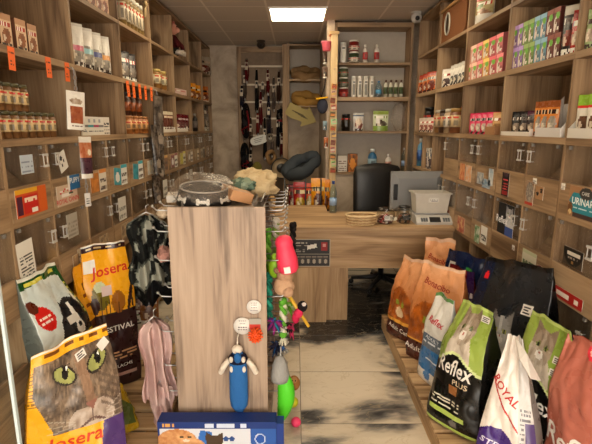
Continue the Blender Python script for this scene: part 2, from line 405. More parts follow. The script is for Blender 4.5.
def navy_sack(U, V):
    C = mixc((.05,.09,.20), (.10,.16,.30), vn(U, V, 4, 4, 6)); put(C, rect(U, V, .12, .3, .75, .9), (.8,.8,.78)); put(C, rect(U, V, .5, .8, .3, .7), (.40,.12,.2)); put(C, rect(U, V, .55, .75, .82, .88), (.2,.55,.25)); return C
def claret_sack(U, V):
    C = mixc((.36,.06,.07), (.50,.10,.11), vn(U, V, 4, 4, 6)); put(C, U > .75, (.20,.10,.30)); lines(C, U, V, .8, .95, .3, .8, 8, (.9,.88,.9), 3); return C
def white_blue_sack(U, V):
    C = base(U, (.86,.85,.82)); put(C, rect(U, V, 0, 1, .40, .56), (.35,.40,.46)); put(C, rect(U, V, 0, 1, .14, .40), (.16,.42,.66)); lines(C, U, V, .15, .85, .46, .50, 1, (.85,.87,.9), 3); lines(C, U, V, .3, .8, .26, .32, 1, (.85,.9,.95), 5)
    put(C, ell(U, V, .45, .09, .12, .05), (.3,.5,.72)); put(C, V > .96, (.35,.52,.30)); return C
def royal_sack(U, V):
    C = base(U, (.87,.84,.81)); put(C, ell(U, V, .30, .20, .40, .16), (.24,.14,.44)); put(C, (np.abs(V-.56+.42*(U-.3)) < .010) & (U < .72), (.70,.10,.10))
    put(C, (U > .72), (.74,.73,.72)); lines(C, U, V, .76, .97, .08, .55, 16, (.35,.33,.35), 3); put(C, rect(U, V, .84, 1, .1, .45), (.30,.22,.42)); put(C, ell(U, V, .3, .03, .3, .06), (.3,.28,.28)); return C
def salmon_sack(U, V):
    C = mixc((.60,.31,.25), (.74,.46,.39), vn(U, V, 2, 3, 6)); put(C, ell(U, V, .62, .93, .1, .04), (.84,.20,.27)); put(C, ell(U, V, .62, .935, .04, .018), (.9,.75,.7)); return C
def fruit_sack(U, V):
    C = base(U, (.83,.81,.75)); put(C, ell(U, V, .5, .35, .4, .2), mixc((.62,.22,.12), (.35,.42,.18), vn(U, V, 8, 8, 3))); put(C, V > .75, (.35,.42,.24)); lines(C, U, V, .1, .9, .62, .72, 2, (.3,.28,.25), 3); return C
def yellow_sack(U, V):
    C = base(U, (.88,.60,.10)); put(C, rect(U, V, .1, .9, .50, .60), (.30,.14,.08)); lines(C, U, V, .2, .9, .70, .9, 3, (.45,.22,.06), 3); return C
# ================================================================== THE SETTING
XL, XR = -1.22, 1.28                    # front faces of the two shelving walls
CEIL = 2.73
def floor_mat():
    m, nt, bs = nodes('marble_look_tiles')
    tc = nd(nt, 'ShaderNodeTexCoord'); sep = nd(nt, 'ShaderNodeSeparateXYZ'); nt.links.new(tc.outputs['Object'], sep.inputs[0])
    def M_(op, a, b=None, c=None):
        n = nd(nt, 'ShaderNodeMath', operation=op)
        for i, x in enumerate((a, b, c)):
            if x is None: continue
            if isinstance(x, (int, float)): n.inputs[i].default_value = x
            else: nt.links.new(x, n.inputs[i])
        return n.outputs[0]
    tx = M_('DIVIDE', M_('SUBTRACT', sep.outputs[0], .025), 1.10); ty = M_('DIVIDE', M_('SUBTRACT', sep.outputs[1], .053), .55)
    fx = M_('FLOOR', tx); fy = M_('FLOOR', ty)
    cid = nd(nt, 'ShaderNodeCombineXYZ'); nt.links.new(fx, cid.inputs[0]); nt.links.new(fy, cid.inputs[1])
    wn = nd(nt, 'ShaderNodeTexWhiteNoise', noise_dimensions='2D'); nt.links.new(cid.outputs[0], wn.inputs['Vector'])
    sc = nd(nt, 'ShaderNodeVectorMath', operation='SCALE'); sc.inputs['Scale'].default_value = 13.0; nt.links.new(wn.outputs['Color'], sc.inputs[0])
    mp = nd(nt, 'ShaderNodeMapping'); mp.inputs['Scale'].default_value = (1.15, 2.4, 1); nt.links.new(tc.outputs['Object'], mp.inputs['Vector'])
    ad = nd(nt, 'ShaderNodeVectorMath', operation='ADD'); nt.links.new(mp.outputs[0], ad.inputs[0]); nt.links.new(sc.outputs[0], ad.inputs[1])
    n1 = nd(nt, 'ShaderNodeTexNoise', Scale=1.15, Detail=6.0, Roughness=.55, Distortion=.45); nt.links.new(ad.outputs[0], n1.inputs['Vector'])
    n2 = nd(nt, 'ShaderNodeTexNoise', Scale=2.6, Detail=5.0, Distortion=2.0); nt.links.new(ad.outputs[0], n2.inputs['Vector'])
    r = ramp(nt, [(.30, (.016,.017,.019)), (.40, (.045,.045,.046)), (.455, (.13,.125,.118)), (.50, (.30,.27,.23)), (.555, (.55,.475,.37)), (.72, (.66,.58,.46))])
    # the mineral patches of these particular tiles, plus a dark area under the counter: (x, y, half-width, half-depth, strength)
    acc = n1.outputs[0]
    wob = nd(nt, 'ShaderNodeTexNoise', Scale=2.8, Detail=3.0, Distortion=.5); nt.links.new(tc.outputs['Object'], wob.inputs['Vector'])
    for bx, by, rx, ry, st in ((.75,4.0,.80,.50,.4),(.12,3.32,.26,.11,.24),(.70,2.92,.12,.20,.20),(.50,2.32,.15,.10,.26),(.06,2.36,.11,.07,.18),(.10,2.10,.17,.10,.22),(.64,2.60,.13,.05,.14),(.52,2.10,.34,.13,-.24),(.30,2.56,.34,.16,-.16),(.38,3.02,.28,.16,-.16)):
        dx = M_('DIVIDE', M_('SUBTRACT', sep.outputs[0], bx), rx); dy = M_('DIVIDE', M_('SUBTRACT', sep.outputs[1], by), ry)
        r2 = M_('SQRT', M_('ADD', M_('MULTIPLY', dx, dx), M_('MULTIPLY', dy, dy)))
        fall = nd(nt, 'ShaderNodeMapRange', clamp=True); fall.inputs[1].default_value = 2.1; fall.inputs[2].default_value = .1; fall.inputs[3].default_value = 0; fall.inputs[4].default_value = st
        nt.links.new(M_('ADD', r2, M_('MULTIPLY', M_('SUBTRACT', wob.outputs[0], .5), 3.2)), fall.inputs[0]); acc = M_('SUBTRACT', acc, fall.outputs[0])
    nt.links.new(M_('ADD', acc, .115), r.inputs[0])
    ve = M_('ABSOLUTE', M_('SUBTRACT', n2.outputs[0], .5)); vr = ramp(nt, [(0, (1,1,1)), (.012, (0,0,0))]); nt.links.new(ve, vr.inputs[0])
    vm = M_('MULTIPLY', vr.outputs[0], .45)
    mx = nd(nt, 'ShaderNodeMix', data_type='RGBA'); nt.links.new(vm, mx.inputs[0]); nt.links.new(r.outputs[0], mx.inputs[6]); mx.inputs[7].default_value = (.42,.33,.20,1)
    jx = M_('LESS_THAN', M_('FRACT', tx), .004); jy = M_('LESS_THAN', M_('FRACT', ty), .008); j = M_('MAXIMUM', jx, jy)
    m2 = nd(nt, 'ShaderNodeMix', data_type='RGBA'); nt.links.new(j, m2.inputs[0]); nt.links.new(mx.outputs[2], m2.inputs[6]); m2.inputs[7].default_value = (.16,.14,.12,1)
    nt.links.new(m2.outputs[2], bs.inputs['Base Color']); bs.inputs['Roughness'].default_value = .22; bs.inputs['Specular IOR Level'].default_value = .4
    return m
def concrete():
    m, nt, bs = nodes('bare_plaster')
    tc = nd(nt, 'ShaderNodeTexCoord'); n1 = nd(nt, 'ShaderNodeTexNoise', Scale=2.6, Detail=8.0, Roughness=.62, Distortion=.6); nt.links.new(tc.outputs['Object'], n1.inputs['Vector'])
    r = ramp(nt, [(.32, (.26,.20,.145)), (.5, (.45,.36,.27)), (.68, (.58,.48,.37))]); nt.links.new(n1.outputs[0], r.inputs[0]); nt.links.new(r.outputs[0], bs.inputs['Base Color'])
    bs.inputs['Roughness'].default_value = .85
    b = nd(nt, 'ShaderNodeBump', Strength=.2, Distance=.01); nt.links.new(n1.outputs[0], b.inputs['Height']); nt.links.new(b.outputs[0], bs.inputs['Normal'])
    return m
def ceiling_mat():
    m, nt, bs = nodes('ceiling_tiles')
    tc = nd(nt, 'ShaderNodeTexCoord'); mp = nd(nt, 'ShaderNodeMapping'); mp.inputs['Location'].default_value = (.285, -4.73, 0); nt.links.new(tc.outputs['Object'], mp.inputs['Vector'])
    br = nd(nt, 'ShaderNodeTexBrick', offset=0.0, Scale=1.0)
    br.inputs['Color1'].default_value = br.inputs['Color2'].default_value = (.56,.475,.385,1); br.inputs['Mortar'].default_value = (.74,.65,.54,1)
    br.inputs['Mortar Size'].default_value = .011; br.inputs['Mortar Smooth'].default_value = .1; br.inputs['Brick Width'].default_value = .585; br.inputs['Row Height'].default_value = .585
    nt.links.new(mp.outputs[0], br.inputs['Vector'])
    n = nd(nt, 'ShaderNodeTexNoise', Scale=70.0, Detail=2.0); nt.links.new(tc.outputs['Object'], n.inputs['Vector'])
    nt.links.new(br.outputs[0], bs.inputs['Base Color']); bs.inputs['Roughness'].default_value = .75
    b = nd(nt, 'ShaderNodeBump', Strength=.15, Distance=.004); nt.links.new(n.outputs[0], b.inputs['Height']); nt.links.new(b.outputs[0], bs.inputs['Normal'])
    return m
PLAST = concrete()
struct('floor', B().box(-2.0, 2.0, -1.6, 7.2, -.1, 0), floor_mat())
struct('ceiling', B().box(-2.0, 2.0, -1.6, 7.2, CEIL, CEIL+.1), ceiling_mat())
struct('wall_left', B().box(-1.72, -1.60, -1.5, 7.0, 0, CEIL), PLAST)
struct('wall_right', B().box(1.66, 1.78, -1.5, 7.0, 0, CEIL), PLAST)
struct('wall_back', B().box(-1.60, .42, 6.88, 7.0, 0, CEIL), PLAST)
struct('wall_partition', B().box(.42, 1.66, 5.58, 5.70, 0, CEIL), PLAST)
struct('wall_recess', B().box(.34, .42, 5.30, 6.88, 0, CEIL), PLAST)
struct('wall_ledge', B().box(.42, 1.66, 5.30, 5.58, 0, 1.065), PLAST)
# nearest strip of plaster and wooden frame strips beside the leash panel
struct('trim_1', B().box(-.835, -.775, 6.80, 6.88, 0, 2.70), SHELF[2])
struct('trim_2', B().box(-.185, -.115, 6.56, 6.88, 0, 2.70), SHELF[2])
struct('trim_3', B().box(-.775, -.185, 6.80, 6.88, 2.625, 2.70), SHELF[0])
# shop-front: brick piers either side of the open entrance behind the photographer
struct('wall_front', B().box(-1.72, 1.78, -1.5, -1.4, 2.45, CEIL), PLAST)

# ------------------------------------------------------------------ recessed ceiling light panels
LIGHTM = glow('lit_diffuser', (1.0,.84,.58), 6.0)
def panel(x0, x1, y0, y1, label):
    t = thing('ceiling_light', label, 'ceiling light', ((x0+x1)/2, (y0+y1)/2, CEIL), 0, 'ceiling light panels')
    w, d = (x1-x0)/2, (y1-y0)/2
    obj('diffuser', B().box(-w+.015, w-.015, -d+.015, d-.015, -.012, -.002), LIGHTM, t)
    f = B()
    for a in ((-w,w,-d,-d+.015),(-w,w,d-.015,d),(-w,-w+.015,-d+.015,d-.015),(w-.015,w,-d+.015,d-.015)): f.box(*a, -.016, 0, (.75,.72,.66))
    obj('frame', f, PLASTIC, t); return t
panel(-.27, .305, 4.74, 5.30, 'lit square ceiling panel in front of the post with hanging packs')
for s_, q in ((-1,'price-tag wall'),(1,'computer wall')): panel(s_*.72-.29, s_*.72+.29, 3.57, 4.13, 'added unseen ceiling fill panel on the %s side before the counter' % q)  # added lamps out of view, put in to brighten the back of the shop
for yy in (3.57, 2.40, .06, -1.1): panel(-.27, .305, yy, yy+.56, 'added unseen ceiling fill panel over the %s' % ('counter front' if yy > 3 else 'display stand aisle' if yy > 1 else 'glass door' if yy > 0 else 'shop entrance'))  # more unseen panels, added as fill light above and behind the camera

# ================================================================== SHELVING
DEPTH = .35
def sticker(w, hh, paint, texts=(), nu=14, nv=12):
    b = B(); b.box(-w/2, w/2, -.0012, 0, 0, hh, tuple(lin((.85,.83,.78))))
    b.face_grid(w, hh, -.0016, paint, nu, nv)
    for (s, sz, x, z, c) in texts: b.text(s, sz, x, z, -.0022, c, Matrix.Rotation(PI/2, 4, 'X') @ Matrix.Identity(4) if 0 else None)
    return b
def handle_mesh():
    b = B(); w, hh, r = .016, .055, .0025
    b.tube([(-w,0,0),(-w,-.018,0),(-w,-.018,hh),(-w,0,hh)], r, 6, (.50,.47,.43)); b.tube([(w,0,0),(w,-.018,0),(w,-.018,hh),(w,0,hh)], r, 6, (.50,.47,.43))
    b.box(-w-.004, w+.004, -.024, -.016, -.004, .006, (.50,.47,.43)); b.box(-w-.004, w+.004, -.024, -.016, hh-.006, hh+.004, (.50,.47,.43))
    return b.mesh('handle')
HAND = handle_mesh()
units = {}
def shelfboard(a, b_, w, prj, z0, z1):
    b = B().box(a, b_, 0, DEPTH-.001, z0, z1)
    if prj: b.box(-w, w, -prj, -.0005, z0, z1)     # the thick shelves run on in front of the uprights
    return b
def unit(side, y0, y1, label, bins=True, last=False, open_halves=()):
    """one shelving bay; local x runs along the wall, local -y is its front"""
    X = XL if side == 'L' else XR
    ym = (y0+y1)/2; w = (y1-y0)/2
    t = thing('shelving_bay', label, 'shelving', (X, ym, 0), PI/2 if side == 'L' else -PI/2, 'oak shelving bays along the %s wall' % ('price-tag' if side == 'L' else 'computer'))
    # after rotation local +x is world +y on the left wall and world -y on the right wall
    near = -w if side == 'L' else w
    T = .011
    sg = 1 if side == 'L' else -1                       # sign of 'farther away' along local x
    def upright(a): return B().box(*sorted((a, a+sg*.02)), 0, DEPTH, .0, 2.695)
    obj('side_panel', upright(near), SHELF[2], t)
    if last: obj('side_panel', upright(-near-sg*.02), SHELF[2], t)
    sx0, sx1 = sorted((near+sg*.0205, -near-sg*(.0205 if last else .0003)))
    obj('back_panel', B().box(-w+.0003, w-.0003, DEPTH, DEPTH+.012, .0, 2.695), SHELF[2], t)
    for z0, z1, prj in ((2.672,2.695,0),(2.295,2.318,0),(1.905,1.937,.004),(1.518,1.55,.004),(1.165,1.192,0),(.775,.80,0),(.08,.10,0)):
        obj('shelf', B().box(sx0 if not prj else -w, sx1 if not prj else w, -prj, DEPTH if not prj else 0, z0, z1) if 0 else shelfboard(sx0, sx1, w, prj, z0, z1), SHELF[0], t)
    fronts = {}
    if bins:
        obj('divider', B().box(-T*.8, T*.8, .001, DEPTH, .10, 1.518), SHELF[2], t)
        for row, (zf, zt) in enumerate(((1.192, 1.518), (.80, 1.165), (.10, .775))):
            fh = .150 if row < 2 else .45
            for k in (0, 1):
                near_half = (k == 0)
                s = 1 if side == 'L' else -1
                xa, xb = sorted(((-w+.021 if k == 0 else T)*s, (-T if k == 0 else w-.001)*s))
                if (row, k) in open_halves: continue
                f = obj('bin_front', B().box(xa, xb, -.002, .014, zf, zf+fh), SHELF[0], t); fronts[(row, k)] = (f, (xa+xb)/2, zf, fh, xb-xa)
                ch = B(); cy0, cy1, cz0, cz1 = .07, .30, zf+fh*.55, zt-.03
                ch.add([(xa+.002,cy0,cz0),(xb-.002,cy0,cz0),(xb-.002,cy1,cz1),(xa+.002,cy1,cz1),(xa+.002,cy0,cz0-.012),(xb-.002,cy0,cz0-.012),(xb-.002,cy1,cz1-.012),(xa+.002,cy1,cz1-.012)],[(0,1,2,3),(7,6,5,4),(0,4,5,1),(3,2,6,7),(0,3,7,4),(1,5,6,2)])
                if row < 2: obj('sloping_chute', ch, SHELF[0], t)
                if row < 2 or (side == 'R' and y0 < 2.5):
                    d = obj('bin_door', B().box(xa+.003, xb-.003, .001, .005, zf+fh+.003, zt-.004), ACRYL, t, label='clear acrylic flap')
                    hx = (xb-.045) if (k == 0) == (s == 1) else (xa+.045)
                    obj('handle', HAND, PLASTIC, d, (hx, .001, zf+fh+(zt-zf-fh)*.42))
                    [obj('hinge', B().box(q, q+.016, -.003, .008, zt-.022, zt-.006, (.20,.18,.16)), PLASTIC, d) for q in (xa+.03, xb-.055)]
    units[(side, round(y0, 3))] = (t, fronts, ym)
    return t
LY = [1.20, 1.92, 2.64, 3.36, 4.08, 4.80, 5.52, 6.24, 6.86]
lname = ['beside the glass door', 'holding three cartons and stacked treat jars', 'holding four white pouches', 'with a row of slim tall jars on top', 'with a giraffe toy on top', 'with a plush pig on top', 'with an empty top cell near the back', 'last before the plaster wall']
for i in range(8): unit('L', LY[i], LY[i+1], 'oak left-wall shelving bay ' + lname[i], True, i == 7)
RY = [1.50, 2.21, 2.925, 3.64, 4.36, 5.08]
rname = ['beside the salmon sack, teal sign on its bin', 'holding two layers of green and purple cartons', 'holding two layers of pink and orange cartons', 'with the brown cat house on top', 'in the corner beside the grey-backed wall shelf']
for i in range(5): unit('R', RY[i], RY[i+1], 'oak right-wall shelving bay ' + rname[i], True, i == 4, ((0,0),(0,1)) if i == 4 else (((0,1),) if i == 3 else ()))

def stick(side, y0, row, k, name, du, dz, w, hh, paint, texts=(), on_door=False, label=None, nu=14, nv=12, rot=0, lift=0):
    """printed sheet stuck on a bin front: du along the front (-1..1, photo left to right), dz from the front's foot"""
    t, fr, ym = units[(side, y0)]; f, xc, zf, fh, fw = fr[(row, k)]
    b = sticker(w, hh, paint, (), nu, nv)
    for (s, sz, x, z, c, *r) in texts: b.text(s, sz, x, z, -.0024, c, None, 'CENTER', r[0] if r else 0, 1, None, .014)
    R_ = Matrix.Rotation(rot, 4, 'Y'); b.v = [R_ @ q for q in b.v]
    o = obj(name, b, INK, f, (xc+du*(fw/2-w/2), (-.002 if not on_door else -.0005)-lift, zf+dz), 0, label)
    return o
W_ = (.88,.86,.82); K_ = (.10,.09,.09)
def sheet(c=W_, t=(.25,.23,.22), n=7, head=None, seed=1):
    def f(U, V):
        C = base(U, c); lines(C, U, V, .1, .9, .08, .74, n, t, seed, .45, .22)
        if head: put(C, V > .80, head)
        return C
    return f
def photo(a, b, seed=3, c=None):
    def f(U, V):
        C = mixc(a, b, np.clip(vn(U, V, 5, 5, seed)*1.6-.3, 0, 1))
        if c: put(C, ell(U, V, .5, .45, .3, .3), c)
        return C
    return f
# left wall, upper bins
def red_orange(U, V):
    C = base(U, (.78,.30,.12)); put(C, U > .72, (.80,.36,.12)); put(C, (V > .8) & (U < .7), (.85,.62,.15)); put(C, rect(U, V, .02, .2, .1, .75), (.30,.12,.2)); put(C, rect(U, V, .22, .7, .05, .75), (.74,.13,.10)); lines(C, U, V, .26, .66, .5, .7, 2, (.9,.8,.7), 3); put(C, rect(U, V, .48, .66, .05, .28), W_); return C
stick('L',1.92,0,0,'sticker',-.2,.012,.25,.125,red_orange,label='red and orange feed leaflets',nu=30)
stick('L',1.92,0,0,'paper_sheet',-.1,.20,.10,.085,sheet((.70,.74,.78),(.5,.52,.58),5),on_door=True,label='pale sheet taped on the flap')
def puppy(U, V):
    C = base(U, (.13,.38,.58)); put(C, U < .14, W_); return C
stick('L',1.92,0,1,'sticker',.40,.075,.135,.078,puppy,lift=.0025,texts=[('PUPPY',.040,.008,.048,tuple(lin((.92,.92,.9))))],label='blue puppy food sticker')
def crownlogo(U, V):
    C = base(U, (.78,.68,.58)); r = (.74,.10,.14)
    for k, a in enumerate((-.28,-.14,0,.14,.28)): put(C, ell(U, V, .42+a*.9, .80-abs(a)*.6, .045, .08), (.9,.87,.84)); put(C, ell(U, V, .42+a*.9, .80-abs(a)*.6, .032, .055), r)
    put(C, rect(U, V, .22, .62, .44, .58), (.88,.84,.80)); put(C, rect(U, V, .60, .78, .46, .60), (.14,.20,.10)); return C
stick('L',1.92,0,1,'sticker',-.55,.004,.22,.105,crownlogo,[('ROYAL CANIN',.036,0,.022,tuple(lin((.74,.08,.12))))],label='red crown lettering sticker')
def cowpatch(U, V):
    C = base(U, (.84,.82,.78)); put(C, ell(U, V, .4, .7, .16, .14) | ell(U, V, .65, .5, .10, .12) | ell(U, V, .35, .3, .1, .09), (.13,.10,.10)); return C
stick('L',1.92,0,1,'sticker',-.25,.185,.085,.10,cowpatch,on_door=True,label='white sticker with dark blotches',rot=-.35)
# left wall, lower bins
stick('L',1.92,1,0,'paper_sheet',-.95,.085,.125,.215,sheet(n=9),on_door=True,label='white typed notice',nu=18,nv=30,rot=-.05)
def orange_lbl(U, V): return base(U, (.90,.58,.12))
stick('L',1.92,1,0,'sticker',.2,-.06,.22,.05,orange_lbl,[('Josera',.045,.03,.024,tuple(lin((.75,.15,.1))))],label='orange brand strip')
stick('L',1.92,1,1,'paper_sheet',-.1,.21,.12,.13,sheet((.66,.62,.56),(.55,.5,.45),4),on_door=True,label='plain pale sheet behind the flap')
stick('L',1.92,1,1,'sticker',-.1,.0,.07,.11,photo((.72,.60,.44),(.55,.42,.3),2),label='beige feed card')
stick('L',1.92,1,1,'sticker',.5,.01,.10,.12,sheet((.76,.68,.56),(.45,.35,.28),5),label='beige printed card')
cols = [((.80,.50,.22),(.84,.80,.74)), ((.24,.62,.68),(.86,.85,.82)), ((.24,.60,.66),(.86,.86,.84)), ((.85,.84,.80),(.80,.76,.66)), ((.78,.62,.40),(.5,.38,.3)), ((.55,.30,.32),(.84,.83,.8)), ((.82,.78,.35),(.8,.78,.7)), ((.62,.55,.45),(.85,.82,.78)), ((.7,.6,.45),(.85,.8,.7)), ((.75,.7,.6),(.4,.35,.3)), ((.6,.5,.4),(.8,.76,.7)), ((.7,.66,.6),(.55,.45,.35))]
ci = 0
for y0 in LY[2:8]:
    for k in (0, 1):
        a, b_ = cols[ci % len(cols)]; ci += 1
        wd = units[('L', round(y0, 3))][1][(0, k)][4]
        stick('L',round(y0,3),0,k,'sticker',-.5,.02,.36*wd,.115,photo(a, tuple(v*.75 for v in a), ci, b_ if k else None),rot=.12 if ci in (2,3) else 0)
        stick('L',round(y0,3),0,k,'sticker',.62,.01,.32*wd,.14,sheet(b_,(.35,.3,.28),6,a,ci))
        stick('L',round(y0,3),1,k,'sticker',.15,.02,.40*wd,.11,photo((.74,.64,.5),(.42,.34,.27),ci+20,(.30,.28,.3) if ci % 3 == 0 else None))
        if ci in (2, 5, 8): stick('L',round(y0,3),1,k,'paper_sheet',0,.16,.14,.16,sheet((.80,.78,.74),(.5,.48,.45),6,None,ci),on_door=True)
# right wall, upper bins (k=0 is the half nearer the entrance)
def teal(U, V):
    C = base(U, (.62,.46,.32)); put(C, (V > .10) & (V < .80) & (U > .12+.45*np.abs(V-.5)-.1), (.16,.50,.56)); put(C, rect(U, V, .2, 1, .0, .14), (.27,.20,.18)); put(C, ell(U, V, .62, .80, .24, .2), (.22,.21,.20)); put(C, ell(U, V, .09, .25, .09, .2), (.42,.28,.16)); put(C, ell(U, V, .09, .14, .06, .09), (.82,.70,.48)); lines(C, U, V, .2, .9, .28, .4, 2, (.75,.85,.86), 3); return C
stick('R',1.50,0,1,'sticker',.12,.005,.20,.14,teal,[('URINARY',.044,.018,.072,tuple(lin((.93,.95,.94)))),('CARE',.022,.02,.112,tuple(lin((.85,.85,.83))))],label='teal urinary diet sign',nu=40,nv=28)
stick('R',1.50,0,1,'sticker',-.96,.115,.03,.03,sheet(n=3))
def cardblack(U, V):
    C = base(U, (.09,.07,.08)); put(C, ell(U, V, .5, .93, .35, .12), (.25,.16,.2)); put(C, rect(U, V, .15, .85, .66, .74), (.82,.3,.3)); lines(C, U, V, .2, .8, .3, .6, 3, (.75,.25,.25), 3); put(C, rect(U, V, .1, .9, .05, .2), (.55,.1,.12)); return C
stick('R',2.21,0,1,'sticker',-.35,-.006,.095,.142,cardblack,label='black and red feed sticker',nu=12,nv=18)
def paws(U, V):
    C = base(U, (.62,.47,.33))
    for cx, cy in ((.25,.35),(.72,.62)):
        put(C, ell(U, V, cx, cy, .13, .12), K_)
        for a in (-.14,-.05,.05,.14): put(C, ell(U, V, cx+a, cy+.2-abs(a)*.5, .04, .06), K_)
    return C
def birdcard(U, V):
    C = base(U, (.62,.5,.4)); put(C, ell(U, V, .5, .55, .45, .42), mixc((.30,.27,.25),(.72,.68,.62),vn(U, V, 12, 14, 5))); put(C, V < .12, (.7,.2,.12)); return C
stick('R',2.21,0,0,'sticker',-.85,-.01,.085,.13,birdcard,label='sticker with a speckled cat',nv=18)
stick('R',2.21,0,0,'sticker',-.42,.11,.04,.03,sheet(n=2)); stick('R',2.21,0,0,'sticker',.0,.035,.075,.07,paws,label='black paw print decal',nu=18,nv=16)
stick('R',2.925,0,1,'sticker',-.6,.01,.11,.125,photo((.82,.62,.42),(.72,.36,.22),5)); stick('R',2.925,0,1,'sticker',.5,.01,.11,.12,photo((.85,.58,.36),(.8,.72,.66),7))
stick('R',2.925,0,0,'sticker',-.7,.02,.11,.08,photo((.74,.74,.72),(.5,.52,.55),8)); stick('R',2.925,0,0,'sticker',.3,.005,.13,.06,photo((.40,.52,.62),(.7,.7,.7),9)); stick('R',2.925,0,0,'sticker',.75,.03,.07,.11,photo((.5,.6,.68),(.8,.8,.78),4))
# right wall, lower bins
def cat_on_flap(U, V):
    C = base(U, (.05,.06,.08)); small_cat(C, U, V, .72, .70, .22, .9, (.80,.80,.80), (.5,.5,.52), 3); put(C, (V < .3) & (U > .5), (.2,.3,.55)); return C
stick('R',2.21,1,1,'sticker',0,.152,.21,.19,cat_on_flap,[('Reflex',.062,-.05,.085,tuple(lin((.92,.92,.92))))],on_door=True,label='dark sticker of a grey cat on the flap',nu=24,nv=24)
stick('R',2.21,1,1,'sticker',.85,.09,.03,.03,sheet(n=3))
stick('R',2.21,1,0,'sticker',-.4,.02,.15,.115,sheet((.80,.78,.70),(.35,.42,.3),7,(.72,.74,.6),4),label='printed feeding chart'); 
def redround(U, V):
    C = base(U, (.62,.47,.33)); put(C, ell(U, V, .5, .5, .5, .5), (.45,.14,.25)); put(C, ell(U, V, .5, .5, .28, .16), (.85,.8,.78)); return C
stick('R',2.21,1,0,'sticker',.62,.03,.06,.06,redround)
def mixlogo(U, V):
    C = base(U, (.27,.22,.17)); put(C, ell(U, V, .5, .85, .5, .8) & (V < .93), (.055,.045,.04)); lines(C, U, V, .14, .86, .62, .84, 1, (.80,.76,.70), 5, .9, .18); lines(C, U, V, .25, .75, .42, .52, 1, (.6,.55,.5), 2, .8, .2); put(C, ell(U, V, .5, .22, .06, .08), (.6,.45,.25)); return C
stick('R',1.50,1,1,'sticker',-.1,.165,.15,.085,mixlogo,nu=36,nv=20,on_door=True,label='black brand decal on the flap')
def redstrip(U, V):
    C = base(U, (.66,.13,.10)); lines(C, U, V, .08, .92, .25, .75, 1, (.92,.86,.8), 4, .9, .25); return C
stick('R',1.50,1,1,'sticker',-.3,-.012,.24,.055,redstrip,label='red strip with white writing',nu=30)
stick('R',2.925,1,0,'sticker',.55,.02,.10,.12,sheet(),label='white instruction sheet'); stick('R',2.925,1,0,'sticker',-.45,.0,.09,.12,photo((.25,.45,.24),(.8,.8,.75),6)); stick('R',2.925,1,1,'sticker',-.2,.0,.15,.12,photo((.80,.66,.48),(.6,.25,.2),8)); stick('R',3.64,1,0,'sticker',0,.01,.12,.11,photo((.8,.6,.4),(.6,.2,.2),4))
# ================================================================== GOODS ON THE SHELVES
def carton(w, d, hh, paint, side, nu=12, nv=16):
    b = B(); c = tuple(lin(side))
    b.add([(-w/2,0,0),(w/2,0,0),(-w/2,d,0),(w/2,d,0),(-w/2,0,hh),(w/2,0,hh),(-w/2,d,hh),(w/2,d,hh)], [(0,2,3,1),(4,5,7,6),(1,3,7,5),(3,2,6,7),(2,0,4,6)], c)
    b.face_grid(w, hh, 0, paint, nu, nv); return [('', b, INK)]
def pouch(w, d, hh, paint, side, nu=12, nv=16, lean=0.0):
    """standing film pouch: full foot, pinched sealed top"""
    b = B(); U, V = np.meshgrid((np.arange(nu)+.5)/nu, (np.arange(nv)+.5)/nv); C = lin(np.clip(paint(U.ravel(), V.ravel()), 0, 1)); sc = tuple(lin(side))
    vs = []; fs = []; cc = []
    def prof(v): return max(.03, 1-max(0, (v-.25)/.68)**1.6) if v < .93 else .03
    for back in (0, 1):
        for j in range(nv+1):
            v = j/nv; dd = d/2*prof(v); wv = w/2*(.94+.06*v)
            for i in range(nu+1):
                u = 2*i/nu-1; y = dd*(1-abs(u)**2.6*.8); vs.append((u*wv, d/2+(y if back else -y)+lean*v*v, hh*v))
    N = (nu+1)*(nv+1)
    for j in range(nv):
        for i in range(nu):
            a = j*(nu+1)+i; fs.append((a, a+1, a+nu+2, a+nu+1)); cc.append(tuple(C[j*nu+i]))
            fs.append((N+a+1, N+a, N+a+nu+1, N+a+nu+2)); cc.append(sc)
        for i in (0, nu):
            a = j*(nu+1)+i; q = (a, a+nu+1, N+a+nu+1, N+a); fs.append(q if i == 0 else q[::-1]); cc.append(sc)
    for i in range(nu):
        fs.append((i+1, i, N+i, N+i+1)); cc.append(sc); a = nv*(nu+1)+i; fs.append((a, a+1, N+a+1, N+a)); cc.append(sc)
    b.add(vs, fs, cc, False); return [('', b, FILM)]
def jar(r, hh, glass, label, lid, band=(.25,.72)):
    b = B(); g, l = tuple(lin(glass)), tuple(lin(label)); z = hh*.86
    b.lathe([(r*.92,0),(r,.03*hh),(r,band[0]*hh),(r*1.01,band[0]*hh),(r*1.01,band[1]*hh),(r,band[1]*hh),(r,z*.93),(r*.85,z)], 16, cols=[g,g,g,l,g,g,g,g])
    dk = tuple(v*.35 for v in l)
    for k in range(6):                                  # print on the label
        a = 2*PI*k/6; M = Matrix.Rotation(a, 4, 'Z')
        b.box(-r*.28, r*.28, -r*1.04, -r*.95, (band[0]+.06)*hh, (band[1]-.2)*hh, dk, M); b.box(-r*.35, r*.35, -r*1.04, -r*.93, (band[1]-.12)*hh, (band[1]-.05)*hh, tuple(lin((.75,.2,.12))), M)
    q = B(); q.lathe([(r*.9,z),(r*.92,z),(r*.92,hh*.985),(r*.86,hh)], 16, tuple(lin(lid)))
    return [('', b, PLASTIC), ('lid', q, PLASTIC)]
